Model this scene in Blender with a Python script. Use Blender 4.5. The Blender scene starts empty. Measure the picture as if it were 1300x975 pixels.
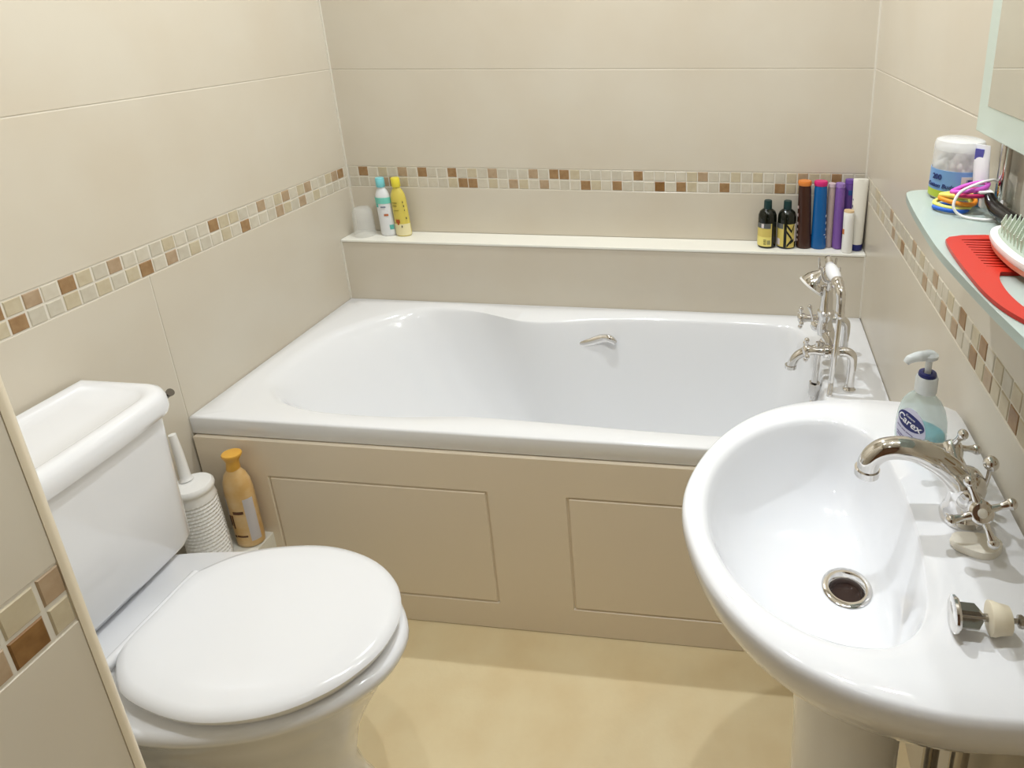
import bpy, bmesh, math, random
from mathutils import Matrix, Vector
C = bpy.context.scene.collection
PI = math.pi
random.seed(7)
# ---------------------------------------------------------------- dimensions
W = 1.5016; BD = 0.617; H = 0.51; LIP = 0.467; L = 0.0855; S = 0.6975
M = 0.867; T = 0.0305; G = 1.1762; CZ = 2.32; YF = -2.75
PX = 0.612; PY = -1.3286            # partition corner

# ---------------------------------------------------------------- materials
def lin(c):
    return tuple(((v/255)/12.92 if v/255 <= .04045 else ((v/255+.055)/1.055)**2.4) for v in c)
def mat(name, col, rough=.4, metal=0, spec=.5, trans=0, ior=1.45, noise=None, bump=None, coat=0, alpha=1, sss=0):
    m = bpy.data.materials.new(name); m.use_nodes = True
    nt = m.node_tree; b = nt.nodes['Principled BSDF']
    c = lin(col)
    b.inputs['Base Color'].default_value = (*c, 1)
    b.inputs['Roughness'].default_value = rough
    b.inputs['Metallic'].default_value = metal
    b.inputs['Specular IOR Level'].default_value = spec
    b.inputs['Transmission Weight'].default_value = trans
    b.inputs['IOR'].default_value = ior
    b.inputs['Coat Weight'].default_value = coat
    b.inputs['Alpha'].default_value = alpha
    if sss:
        b.inputs['Subsurface Weight'].default_value = sss
        b.inputs['Subsurface Radius'].default_value = (.01, .01, .01)
    tc = nt.nodes.new('ShaderNodeTexCoord')
    if noise:
        col2, scale, detail = noise
        n = nt.nodes.new('ShaderNodeTexNoise'); n.inputs['Scale'].default_value = scale
        n.inputs['Detail'].default_value = detail
        r = nt.nodes.new('ShaderNodeValToRGB')
        r.color_ramp.elements[0].position = .35; r.color_ramp.elements[1].position = .68
        r.color_ramp.elements[0].color = (*c, 1); r.color_ramp.elements[1].color = (*lin(col2), 1)
        nt.links.new(tc.outputs['Object'], n.inputs['Vector'])
        nt.links.new(n.outputs['Fac'], r.inputs['Fac'])
        nt.links.new(r.outputs['Color'], b.inputs['Base Color'])
    if bump:
        scale, strength, dist = bump
        n2 = nt.nodes.new('ShaderNodeTexNoise'); n2.inputs['Scale'].default_value = scale
        n2.inputs['Detail'].default_value = 4
        bp = nt.nodes.new('ShaderNodeBump'); bp.inputs['Strength'].default_value = strength
        bp.inputs['Distance'].default_value = dist
        nt.links.new(tc.outputs['Object'], n2.inputs['Vector'])
        nt.links.new(n2.outputs['Fac'], bp.inputs['Height'])
        nt.links.new(bp.outputs['Normal'], b.inputs['Normal'])
    return m

TILE = mat('cream_tile', (210, 202, 186), .28, noise=((206, 196, 178), 4, 3), bump=(14, .05, .004))
GROUT = mat('pale_grout', (220, 214, 201), .6)
MOS = [mat('mosaic_light', (206, 198, 181), .4, noise=((199, 190, 171), 60, 3)),
       mat('mosaic_grey', (200, 193, 176), .4, noise=((193, 184, 166), 60, 3)),
       mat('mosaic_tan', (197, 185, 158), .4, noise=((188, 174, 146), 60, 3)),
       mat('mosaic_pink_brown', (178, 155, 127), .4, noise=((166, 141, 112), 60, 3)),
       mat('mosaic_brown', (160, 128, 90), .4, noise=((142, 109, 72), 70, 3)),
       mat('mosaic_dark', (142, 104, 60), .4, noise=((118, 82, 42), 70, 4))]
WHITE_CER = mat('white_ceramic', (237, 238, 241), .08, coat=.3)
ACRYL = mat('white_acrylic', (237, 238, 240), .12, coat=.2)
PLASTIC_W = mat('white_plastic', (240, 239, 236), .3)
SEAT_W = mat('white_seat_plastic', (237, 238, 241), .16)
PANEL = mat('ivory_panel', (236, 223, 202), .35)
SLAB = mat('white_ledge', (240, 238, 228), .25)
CHROME = mat('chrome', (226, 224, 222), .07, 1)
CHROME_D = mat('worn_chrome', (170, 165, 158), .2, 1)
FLOOR = mat('beige_floor', (238, 221, 180), .42, noise=((231, 210, 166), 9, 5), bump=(120, .15, .002))
CEIL = mat('ceiling_paint', (240, 236, 226), .8)
GLASS = mat('milky_tumbler', (240, 240, 236), .1, alpha=.22)
FROST = mat('frosted_glass', (208, 221, 214), .3, trans=.45, ior=1.3)
FROSTB = mat('frosted_border', (198, 209, 198), .35)
MIRROR = mat('mirror_silver', (242, 244, 241), .012, 1)
DARKHOLE = mat('drain_dark', (46, 26, 20), .3)
BLACK = mat('black_plastic', (22, 18, 18), .2)
RED = mat('red_plastic', (188, 40, 24), .35)
CORAL = mat('coral_plastic', (240, 150, 122), .35)
BRISTLE = mat('grey_green_rubber', (166, 176, 160), .5)
PIN = mat('pale_green_bristle', (210, 220, 204), .4)
RUBBER = mat('cream_rubber', (232, 222, 198), .5)
SOAP = mat('cream_soap', (248, 243, 230), .3)

# ---------------------------------------------------------------- mesh helpers
ROOTM = {}
def thing(name, label, cat, loc=(0, 0, 0), rotz=0, group=None, rot=None):
    o = bpy.data.objects.new(name, None); C.objects.link(o)
    o.empty_display_size = .03
    o.location = loc
    o.rotation_euler = rot if rot else (0, 0, rotz)
    o['label'] = label; o['category'] = cat
    if group: o['group'] = group
    R = o.rotation_euler.to_matrix().to_4x4()
    ROOTM[o.name] = Matrix.Translation(Vector(loc)) @ R
    return o
def tag(o, label, cat, group=None):
    o['label'] = label; o['category'] = cat
    if group: o['group'] = group
    return o
def rootof(o):
    while o.parent: o = o.parent
    return o
def obj(name, bm, mats, parent=None, smooth=True, world=True, label=None, angle=40, origin=None):
    """link bm as one mesh object; world=True: bm is in world coordinates"""
    bmesh.ops.recalc_face_normals(bm, faces=bm.faces[:])
    if parent is not None and world:
        r = rootof(parent)
        if r.name in ROOTM: bm.transform(ROOTM[r.name].inverted())
        elif 'ox' in r: bm.transform(Matrix.Translation((-r['ox'][0], -r['ox'][1], -r['ox'][2])))
    if origin is not None:
        bm.transform(Matrix.Translation(-Vector(origin)))
    me = bpy.data.meshes.new(name); bm.to_mesh(me); bm.free()
    if not isinstance(mats, (list, tuple)): mats = [mats]
    for m in mats: me.materials.append(m)
    if smooth:
        for p in me.polygons: p.use_smooth = True
        try: me.set_sharp_from_angle(angle=math.radians(angle))
        except Exception: pass
    o = bpy.data.objects.new(name, me); C.objects.link(o)
    if origin is not None: o.location = origin
    if parent is not None: o.parent = parent
    if label: o['label'] = label
    return o
def struct(name, bm, mats, smooth=False, label=None, cat=None):
    o = obj(name, bm, mats, None, smooth)
    o['kind'] = 'structure'
    if label: o['label'] = label
    if cat: o['category'] = cat
    return o
def NB(): return bmesh.new()
def box(bm, x0, x1, y0, y1, z0, z1, bev=0, seg=2, mi=0):
    vs = [bm.verts.new((x, y, z)) for x in (x0, x1) for y in (y0, y1) for z in (z0, z1)]
    F = [(0,1,3,2),(4,6,7,5),(0,4,5,1),(2,3,7,6),(0,2,6,4),(1,5,7,3)]
    fs = [bm.faces.new([vs[i] for i in f]) for f in F]
    for f in fs: f.material_index = mi
    if bev:
        es = list({e for f in fs for e in f.edges})
        r = bmesh.ops.bevel(bm, geom=es, offset=bev, segments=seg, profile=.5, affect='EDGES')
        for f in r['faces']: f.material_index = mi
    return vs
def loft(bm, rings, cap0=True, cap1=True, closed=True, mi=0):
    R = [[bm.verts.new(p) for p in ring] for ring in rings]
    n = len(R[0])
    for a, b in zip(R[:-1], R[1:]):
        for i in range(n if closed else n-1):
            j = (i+1) % n
            try:
                f = bm.faces.new((a[i], a[j], b[j], b[i])); f.material_index = mi
            except ValueError: pass
    if cap0:
        f = bm.faces.new(R[0][::-1]); f.material_index = mi
    if cap1:
        f = bm.faces.new(R[-1]); f.material_index = mi
    return R
def lathe(bm, prof, seg=40, cx=0, cy=0, cz=0, sx=1, sy=1, cap0=True, cap1=True, rot=0, shear=(0, 0), mi=0):
    rings = []
    for r, z in prof:
        ring = []
        for i in range(seg):
            a = 2*PI*i/seg
            x, y = r*sx*math.cos(a), r*sy*math.sin(a)
            x, y = x*math.cos(rot)-y*math.sin(rot), x*math.sin(rot)+y*math.cos(rot)
            ring.append((cx+x+shear[0]*z, cy+y+shear[1]*z, cz+z))
        rings.append(ring)
    return loft(bm, rings, cap0, cap1, mi=mi)
def patch(bm, prof, a0, a1, seg=24, cx=0, cy=0, cz=0, sx=1, sy=1, off=.0006, mi=0, rot=0, shear=(0, 0)):
    """label: a thin shell over part of a turned body, angles in degrees"""
    rows = []
    for o in (off, off*.2):
        for r, z in (prof if o == off else prof[::-1]):
            row = []
            for i in range(seg+1):
                a = math.radians(a0+(a1-a0)*i/seg)
                x, y = (r*sx+o)*math.cos(a), (r*sy+o)*math.sin(a)
                x, y = x*math.cos(rot)-y*math.sin(rot), x*math.sin(rot)+y*math.cos(rot)
                row.append((cx+x+shear[0]*z, cy+y+shear[1]*z, cz+z))
            rows.append(row)
    rows.append(rows[0])
    R = [[bm.verts.new(p) for p in row] for row in rows[:-1]]; R.append(R[0])
    for A, B in zip(R[:-1], R[1:]):
        for i in range(seg):
            f = bm.faces.new((A[i], A[i+1], B[i+1], B[i])); f.material_index = mi
    k = len(R)-1
    bm.faces.new([R[i][0] for i in range(k)]).material_index = mi
    bm.faces.new([R[i][-1] for i in range(k)][::-1]).material_index = mi
def cat_rom(pts, n, closed=False):
    P = [Vector(p) for p in pts]; out = []
    k = len(P); segs = k if closed else k-1
    for s in range(segs):
        p0 = P[(s-1) % k] if closed else P[max(s-1, 0)]
        p1 = P[s % k]; p2 = P[(s+1) % k]
        p3 = P[(s+2) % k] if closed else P[min(s+2, k-1)]
        for i in range(n):
            t = i/n
            out.append(.5*((2*p1)+(-p0+p2)*t+(2*p0-5*p1+4*p2-p3)*t*t+(-p0+3*p1-3*p2+p3)*t**3))
    if not closed: out.append(P[-1])
    return out
def resample(pts, n):
    """closed polyline resampled to n even points"""
    P = [Vector(p) for p in pts]; P.append(P[0])
    d = [0]
    for a, b in zip(P[:-1], P[1:]): d.append(d[-1]+(b-a).length)
    out = []; j = 0
    for i in range(n):
        s = d[-1]*i/n
        while d[j+1] < s: j += 1
        t = (s-d[j])/max(d[j+1]-d[j], 1e-9)
        out.append(P[j].lerp(P[j+1], t))
    return out
def tube(bm, pts, rad, seg=16, smooth_n=8, cap=True, closed=False, mi=0, flat=None):
    """swept round bar; rad a number or one radius per control point"""
    n = len(pts)
    rr = [rad]*n if isinstance(rad, (int, float)) else list(rad)
    P4 = [(p[0], p[1], p[2]) for p in pts]
    Q = cat_rom(P4, smooth_n, closed)
    RR = []
    for i in range(len(Q)):
        u = i/smooth_n; a = int(u) % n; b = (a+1) % n if closed else min(a+1, n-1); t = u-int(u)
        t = t*t*(3-2*t)
        RR.append(rr[a]*(1-t)+rr[b]*t)
    up = None; rings = []
    m = len(Q)
    for i, q in enumerate(Q):
        if closed: tg = (Q[(i+1) % m]-Q[i-1]).normalized()
        else: tg = (Q[min(i+1, m-1)]-Q[max(i-1, 0)]).normalized()
        if up is None:
            up = Vector((0, 0, 1)) if abs(tg.z) < .9 else Vector((1, 0, 0))
        side = tg.cross(up)
        if side.length < 1e-6: side = Vector((1, 0, 0))
        side.normalize(); up = side.cross(tg).normalized()
        fx, fy = flat if flat else (1, 1)
        rings.append([q+RR[i]*(side*fx*math.cos(2*PI*k/seg)+up*fy*math.sin(2*PI*k/seg)) for k in range(seg)])
    if closed:
        rings.append(rings[0])
        R = [[bm.verts.new(p) for p in ring] for ring in rings[:-1]]; R.append(R[0])
        for a, b in zip(R[:-1], R[1:]):
            for i in range(seg):
                f = bm.faces.new((a[i], a[(i+1) % seg], b[(i+1) % seg], b[i])); f.material_index = mi
    else: loft(bm, rings, cap, cap, mi=mi)
def ball(bm, c, r, seg=16, s=(1, 1, 1), mi=0):
    k = bmesh.ops.create_uvsphere(bm, u_segments=seg, v_segments=max(8, seg//2), radius=r,
        matrix=Matrix.Translation(c) @ Matrix.Diagonal((*s, 1)))
    for v in k['verts']:
        for f in v.link_faces: f.material_index = mi
def turned(bm, a, b, prof, seg=24, mi=0):
    """turned profile [(r, t)] along the axis a->b, t in 0..1"""
    a, b = Vector(a), Vector(b); ax = b-a; ln = ax.length; ax.normalize()
    up = Vector((0, 0, 1)) if abs(ax.z) < .9 else Vector((1, 0, 0))
    s = ax.cross(up).normalized(); u = s.cross(ax)
    rings = [[a+ax*(t*ln)+r*(s*math.cos(2*PI*i/seg)+u*math.sin(2*PI*i/seg)) for i in range(seg)] for r, t in prof]
    loft(bm, rings, mi=mi)
def prism(bm, pts, z0, z1, bev=0, mi=0, seg=2):
    a = [bm.verts.new((p[0], p[1], z0)) for p in pts]; b = [bm.verts.new((p[0], p[1], z1)) for p in pts]
    n = len(pts)
    fb = bm.faces.new(a[::-1]); ft = bm.faces.new(b); fs = [fb, ft]
    for i in range(n): fs.append(bm.faces.new((a[i], a[(i+1) % n], b[(i+1) % n], b[i])))
    for f in fs: f.material_index = mi
    if bev:
        r = bmesh.ops.bevel(bm, geom=list(set(fb.edges) | set(ft.edges)), offset=bev, segments=seg, profile=.5, affect='EDGES')
        for f in r['faces']: f.material_index = mi
def text_bm(s, size, depth=.0003, shear=0, bold=0):
    cu = bpy.data.curves.new('lettering', 'FONT'); cu.body = s; cu.size = size
    cu.align_x = 'CENTER'; cu.align_y = 'CENTER'; cu.extrude = depth; cu.shear = shear; cu.offset = bold
    cu.resolution_u = 3
    o = bpy.data.objects.new('lettering_tmp', cu); C.objects.link(o)
    dg = bpy.context.evaluated_depsgraph_get(); dg.update()
    me = bpy.data.meshes.new_from_object(o.evaluated_get(dg))
    bm = bmesh.new(); bm.from_mesh(me)
    bpy.data.objects.remove(o); bpy.data.curves.remove(cu); bpy.data.meshes.remove(me)
    return bm
def wrap_text(bm, s, size, a_deg, z, rx, ry, cx, cy, rot=0, cz=0, shear=0, mi=0, slope=0, bold=0, off=.0012):
    """put lettering round an oval body, centred at angle a_deg"""
    t = text_bm(s, size, shear=shear, bold=bold)
    a0 = math.radians(a_deg)
    rm = math.hypot(rx*math.sin(a0), ry*math.cos(a0))
    for v in t.verts:
        a = a0 + v.co.x/rm
        x, y = (rx+off+v.co.z)*math.cos(a), (ry+off+v.co.z)*math.sin(a)
        x, y = x*math.cos(rot)-y*math.sin(rot), x*math.sin(rot)+y*math.cos(rot)
        v.co = Vector((cx+x, cy+y, cz+z+v.co.y+slope*v.co.x))
    me = bpy.data.meshes.new('tmp'); t.to_mesh(me); t.free()
    n0 = len(bm.faces)
    bm.from_mesh(me); bpy.data.meshes.remove(me)
    bm.faces.ensure_lookup_table()
    for f in bm.faces[n0:]: f.material_index = mi

# ---------------------------------------------------------------- the room
def tiled(bm, frame, s0, s1, panels, bands, t0, browns_up, browns_lo, z0=0, z1=CZ, thick=.1):
    """frame(s, z, n) -> point; n is the distance out of the tiled face. mats: 0 grout, 1 tile, 2.. mosaic"""
    def slab(sa, sb, za, zb, na, nb, mi, ch=0):
        o = [(sa, za), (sb, za), (sb, zb), (sa, zb)]
        back = [bm.verts.new(frame(s, z, na)) for s, z in o]
        if ch:
            mid = [bm.verts.new(frame(s, z, nb-ch)) for s, z in o]
            i_ = [(sa+ch, za+ch), (sb-ch, za+ch), (sb-ch, zb-ch), (sa+ch, zb-ch)]
            front = [bm.verts.new(frame(s, z, nb)) for s, z in i_]
            layers = [back, mid, front]
        else:
            front = [bm.verts.new(frame(s, z, nb)) for s, z in o]; layers = [back, front]
        for A, B in zip(layers[:-1], layers[1:]):
            for k in range(4):
                bm.faces.new((A[k], A[(k+1) % 4], B[(k+1) % 4], B[k])).material_index = mi
        bm.faces.new(back[::-1]).material_index = mi
        bm.faces.new(front).material_index = mi
    slab(s0, s1, z0, z1, -thick, -.0012, 0)
    for (a, b, c, d) in panels: slab(a, b, c, d, -.006, 0, 1, .0008)
    if bands:
        g = .0016
        k0 = math.floor((s0-t0)/T)-1; k1 = math.ceil((s1-t0)/T)+1
        for row, br in ((0, browns_up), (1, browns_lo)):
            za = M if row == 0 else M-T
            for k in range(k0, k1):
                a = t0+k*T+g; b = t0+(k+1)*T-g
                a = max(a, s0+.002); b = min(b, s1-.002)
                if b-a < .004: continue
                rr = random.random()
                mi = 2 if rr < .5 else 3 if rr < .86 else 4
                if k in br: mi = br[k]
                j = [random.uniform(-.0006, .0006) for _ in range(4)]
                slab(a+j[0], b+j[1], za+g+j[2], za+T-g+j[3], -.006, .0002, mi, .0012)
WM = [GROUT, TILE]+MOS
g2 = .0011
def rows(s0, s1, low=0, joints=()):
    out = []; edges = [s0]+list(joints)+[s1]
    for a, b in zip(edges[:-1], edges[1:]): out.append((a+g2, b-g2, low, M-T-g2))
    z = M+T
    while z < CZ:
        z2 = G if z == M+T else z+.2785
        out.append((s0+g2, s1-g2, z+g2, min(z2, CZ)-g2)); z = z2
    return out
# left wall: s runs along y
yl = -.877
bm = NB()
tiled(bm, lambda s, z, n: (n, s, z), PY-.1, L, rows(PY-.1, L, 0, (-.618,)), True, yl,
      {-1: 6, 1: 5, 3: 6, 6: 5, 9: 3, 10: 4, 14: 6, 15: 4, 16: 4, 19: 5, 22: 5, 25: 5, 28: 4, 29: 5, 30: 6, 0: 4, 2: 2, 4: 4, 5: 3},
      {-1: 4, 0: 6, 7: 4, 8: 6, 10: 5, 12: 4, 15: 4, 17: 6, 21: 5, 24: 5, 26: 4, 29: 3, 1: 3, 2: 3, 3: 4, 4: 3, 5: 4})
struct('wall_left', bm, WM)
# right wall
yr = -.6916
bm = NB()
tiled(bm, lambda s, z, n: (W-n, -s, z), -L, -YF, rows(-L, -YF, 0), True, -yr,
      {2: 6, 5: 6, 9: 4, 10: 4, -3: 5, -8: 5, -15: 5, -17: 3, -6: 4, 8: 3, 12: 6, 15: 5, 20: 6, 24: 5},
      {-1: 5, 1: 5, 4: 6, 6: 5, 9: 6, 0: 2, -5: 5, -11: 6, -10: 3, -14: 5, -2: 3, 13: 5, 18: 6, 22: 5, 7: 4, 8: 4})
struct('wall_right', bm, WM)
# back wall: recessed upper part and the lower boxing that carries the ledge
xb0 = .0355
bm = NB()
tiled(bm, lambda s, z, n: (s, L-n, z), 0, W,
      [(g2, W-g2, S+.0005, M-T-g2)]+[r for r in rows(0, W) if r[2] > M], True, xb0,
      {0: 6, 4: 5, 6: 6, 9: 6, 13: 5, 17: 5, 19: 6, 20: 6, 27: 6, 33: 5, 42: 5, 45: 6, 7: 3, 8: 3},
      {2: 5, 10: 6, 11: 6, 15: 5, 18: 5, 22: 6, 25: 6, 29: 7, 31: 6, 35: 6, 40: 6, 3: 6}, z0=S-.01)
tiled(bm, lambda s, z, n: (s, -n, z), 0, W, [(g2, W-g2, 0, S-.0075)], False, 0, {}, {}, z1=S-.007, thick=L+.1)
for x in (.0015, W-.0015):
    box(bm, x-.0025, x+.0025, L-.004, L, S, CZ, 0, mi=0)
    box(bm, x-.0025, x+.0025, -.004, 0, H, S-.007, 0, mi=0)
struct('wall_back', bm, WM)
# partition by the camera: its tiled face looks to the right
bm = NB()
tiled(bm, lambda s, z, n: (PX+n-.0002, s, z), YF, PY-.009, rows(YF, PY-.009, 0), True, PY-.0305,
      {0: 5, -1: 4}, {0: 4, -1: 7, -2: 5}, thick=PX-.012)
struct('wall_partition', bm, WM)
bm = NB()
box(bm, 0, PX-.009, PY-.01, PY, 0, CZ, 0, mi=1)
struct('wall_partition_end', bm, WM)
bm = NB()       # the rounded tile bead on the partition corner
ring = [(PX-.0092, PY-.0105), (PX+.0005, PY-.0105), (PX+.0015, PY-.007), (PX, PY-.003), (PX-.003, PY), (PX-.0065, PY+.0012), (PX-.0092, PY+.0005)]
prism(bm, ring, 0, CZ)
struct('trim_1', bm, mat('tile_bead', (226, 214, 190), .35), smooth=True)
bm = NB(); box(bm, PX+.001, W+.1, YF-.1, YF, 0, CZ); struct('wall_front', bm, mat('bounce_damping_brown', (116, 80, 48), .5, noise=((98, 66, 38), 6, 4)))  # unseen wall; dark brown made up to lower the bounced light
bm = NB(); box(bm, -.1, W+.1, YF-.1, L+.1, -.1, 0); struct('floor', bm, FLOOR)
bm = NB(); box(bm, -.1, W+.1, YF-.1, L+.1, CZ, CZ+.1); struct('ceiling', bm, CEIL)
bm = NB(); box(bm, .001, W-.001, -.003, L, S-.007, S, .0015)
struct('trim_2', bm, SLAB)
# low boxing for the pipes behind the toilet
BX, BZ = .141, .223
bm = NB(); box(bm, .001, BX, PY+.002, -BD-.006, 0, BZ, .002)
struct('trim_3', bm, SLAB)

# ---------------------------------------------------------------- bath
tub = thing('bathtub', 'white acrylic bathtub fitted wall to wall under the tiled ledge', 'bathtub', (W/2, -BD/2, 0))
N = 160
open_pts = [(1.33, -.095), (1.268, -.062), (1.12, -.057), (.976, -.058), (.80, -.07), (.68, -.096), (.61, -.107), (.55, -.102), (.485, -.08),
            (.406, -.056), (.306, -.045), (.239, -.056), (.169, -.104), (.09, -.209), (.066, -.33), (.076, -.454), (.132, -.520),
            (.199, -.553), (.30, -.570), (.45, -.571), (.60, -.556), (.80, -.560), (1.0, -.568), (1.25, -.566), (1.335, -.52), (1.362, -.40), (1.362, -.21)]
op = resample([(p.x, p.y, 0) for p in cat_rom([(x, y, 0) for x, y in open_pts], 8, True)], N)
cxo, cyo = .72, -.31
fl = []
for p in op:
    a = math.atan2((p.y-cyo)/.255, (p.x-cxo)/.65)
    ca, sa = math.cos(a), math.sin(a)
    q = (abs(ca)**3+abs(sa)**3)**(-1/3)
    fl.append(Vector((.86+.40*q*ca, -.315+.155*q*sa, 0)))
def rectring(x0, x1, y0, y1, z, r):
    # points of a rounded rectangle in the same directions as the opening samples
    out = []
    cx, cy = (x0+x1)/2, (y0+y1)/2; hx, hy = (x1-x0)/2, (y1-y0)/2
    for p in op:
        dx, dy = (p.x-cxo)/.655, (p.y-cyo)/.262
        m = max(abs(dx), abs(dy))
        out.append([cx+dx/m*hx, cy+dy/m*hy, z])
    for sx in (-1, 1):
        for sy in (-1, 1):
            c = (cx+sx*hx, cy+sy*hy)
            k = min(range(len(out)), key=lambda i: (out[i][0]-c[0])**2+(out[i][1]-c[1])**2)
            out[k][0], out[k][1] = c
    return out
e = .0008
rings = [rectring(.012, W-.012, -BD+.012, -.012, LIP, .0), rectring(.002, W-.002, -BD+.002, -.002, LIP, 0),
         rectring(e, W-e, -BD, -e, LIP+.002, 0), rectring(e, W-e, -BD, -e, H-.005, 0),
         rectring(e+.001, W-e-.001, -BD+.0012, -e-.001, H-.0016, 0), rectring(e+.003, W-e-.003, -BD+.005, -e-.003, H, 0)]
rr = rectring(e+.02, W-e-.02, -BD+.018, -.014, H+.0004, 0)
rings.append([Vector(a).lerp(Vector((b.x, b.y, H)), .35) for a, b in zip(rings[-1], op)])
for a_, z_ in [(-.05, -.0004), (-.025, -.0018), (.0, -.0055), (.025, -.0125), (.06, -.028), (.13, -.068), (.24, -.138), (.40, -.228), (.56, -.298),
               (.70, -.343), (.83, -.371), (.93, -.385), (1.03, -.391)]:
    rings.append([(p.x+(f.x-p.x)*a_, p.y+(f.y-p.y)*a_, H+z_) for p, f in zip(op, fl)])
for k in (.5, .1):
    rings.append([(.86+(f.x-.86)*k, -.315+(f.y+.315)*k, H-.392) for f in fl])
bm = NB(); loft(bm, rings, False, True)
obj('tub_shell', bm, ACRYL, tub, angle=60)
bm = NB()
gp = [(.64, -.078, .437), (.65, -.060, .442), (.675, -.056, .438), (.735, -.060, .434), (.785, -.055, .447), (.81, -.062, .452), (.822, -.080, .446)]
gp = [(x, y-.028, z+.006) for x, y, z in gp]
gp[0] = (.642, -.100, .436); gp[-1] = (.826, -.090, .446)
tube(bm, gp, [.008, .011, .012, .0105, .012, .011, .008], 18, 8, flat=(1, 1.25))
obj('grip_handle', bm, CHROME, tub, label='chrome grip handle on the inside of the bath')
bm = NB(); lathe(bm, [(.004, .0), (.026, .0), (.028, .002), (.024, .005), (.004, .006)], 32, 1.1, -.315, H-.391)
obj('drain', bm, CHROME, tub, label='chrome drain')

panel_bm = NB()
rects = [(.163, .652, .0775, .373), (.826, 1.316, .0775, .373)]
PYF = -BD-.008
def sd(x, z, r): return max(max(r[0]-x, x-r[1]), max(r[2]-z, z-r[3]))
xs = {.006, W-.004}; zs = {.002, LIP-.002}
for r in rects:
    for d in (-.0045, -.0035, -.0012, .0012, .0035):
        xs |= {r[0]-d, r[1]+d}; zs |= {r[2]-d, r[3]+d}
xs = sorted(xs); zs = sorted(zs)
def pdep(x, z):
    s = max(-1, min(1, 0)); d = 0
    for r in rects:
        v = sd(x, z, r)
        if abs(v) < .002: d = .0045
        elif abs(v) < .003: d = .003
    return d
grid = [[panel_bm.verts.new((x, PYF+pdep(x, z), z)) for z in zs] for x in xs]
for i in range(len(xs)-1):
    for j in range(len(zs)-1):
        panel_bm.faces.new((grid[i][j], grid[i+1][j], grid[i+1][j+1], grid[i][j+1]))
ext = bmesh.ops.extrude_face_region(panel_bm, geom=panel_bm.faces[:])
for v in ext['geom']:
    if isinstance(v, bmesh.types.BMVert): v.co.y = PYF+.018
obj('side_panel', panel_bm, PANEL, tub, smooth=False, label='ivory side panel with two grooved rectangles')

# bath mixer tap on the right rim
bt = thing('bath_mixer_tap', 'chrome traditional bath shower mixer tap with cross handles on the right bath rim', 'tap', (1.4265, -.29, H))
ZB = .603
for y in (-.374, -.212):
    bm = NB()
    xl = 1.4265 if y > -.3 else 1.418
    tube(bm, [(1.383, y, ZB), (xl-.0165, y, ZB+.002), (xl-.0015, y, ZB-.006), (xl+.002, y, ZB-.025), (xl+.001, y, .545), (xl, y, H+.004)],
         [.010, .0105, .0115, .0105, .0095, .011], 20, 8)
    lathe(bm, [(.0145, 0), (.0145, .003), (.0115, .006), (.0105, .012)], 28, xl, y, H+.0005)
    obj('pillar_leg', bm, CHROME, bt)
bm = NB()
turned(bm, (1.375, -.388, ZB), (1.375, -.197, ZB), [(.008, 0), (.0155, .02), (.0165, .10), (.013, .14), (.0125, .3), (.017, .4), (.0175, .6), (.0125, .7), (.013, .86), (.0165, .9), (.0155, .98), (.008, 1)])
obj('mixer_body', bm, CHROME, bt)
bm = NB()
lathe(bm, [(.0165, 0), (.019, .012), (.0185, .022), (.0155, .034), (.0165, .045), (.0195, .05), (.0195, .060), (.0155, .063), (.0145, .085), (.0125, .108), (.0135, .116), (.011, .121)], 28, 1.367, -.29, ZB)
obj('column', bm, CHROME, bt)
bm = NB()
for s in (-1, 1):   # forked cradle that carries the handset
    tube(bm, [(1.367, -.29, ZB+.117), (1.367, -.29+s*.014, ZB+.121), (1.367, -.29+s*.026, ZB+.13), (1.367, -.29+s*.030, ZB+.146)], [.0065, .006, .0055, .005], 12, 6)
    for q in (-1, 1):
        tube(bm, [(1.367, -.29+s*.030, ZB+.142), (1.367+q*.014, -.29+s*.030, ZB+.149), (1.367+q*.0185, -.29+s*.030, ZB+.168), (1.367+q*.0195, -.29+s*.030, ZB+.180)], [.004, .004, .003, .0025], 10, 6)
obj('cradle', bm, CHROME, bt)
bm = NB()
tube(bm, [(1.372, -.295, ZB-.012), (1.352, -.299, ZB-.034), (1.328, -.30, ZB-.041), (1.305, -.30, ZB-.056), (1.293, -.30, ZB-.082)], [.0115, .0115, .0115, .0105, .011], 20, 8)
lathe(bm, [(.0095, -.004), (.0138, -.004), (.0138, .004), (.0095, .004)], 24, 1.2925, -.30, ZB-.083)
obj('spout', bm, CHROME, bt)
for y in (-.374, -.212):
    bm = NB()
    turned(bm, (1.38, y, ZB), (1.31, y, ZB+.002), [(.012, 0), (.012, .2), (.015, .22), (.015, .32), (.0105, .36), (.0085, .65), (.0105, .72), (.0125, .8), (.0125, .92), (.009, .98), (.004, 1)])
    for k in range(4):
        a = PI/2*k+.12
        d = Vector((0, math.cos(a), math.sin(a))); c = Vector((1.318, y, ZB+.002))
        tube(bm, [c+d*.006, c+d*.016, c+d*.024], [.0042, .0032, .0042], 10, 4)
        ball(bm, c+d*.026, .0058, 12)
    obj('cross_handle', bm, CHROME, bt)
bm = NB()
turned(bm, (1.367, -.262, ZB+.004), (1.338, -.258, ZB+.01), [(.012, 0), (.015, .4), (.013, .8), (.006, 1)])
tube(bm, [(1.345, -.258, ZB+.008), (1.340, -.258, ZB+.03), (1.334, -.258, ZB+.05)], [.0045, .0032, .0045], 12, 5)
ball(bm, (1.3335, -.258, ZB+.053), .006, 14)
obj('diverter_lever', bm, CHROME, bt)
bm = NB()   # shower outlet below the body: rod and hexagon nut
tube(bm, [(1.352, -.322, ZB-.005), (1.35, -.326, .56), (1.346, -.33, .50)], [.0075, .0075, .0075], 16, 6)
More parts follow.
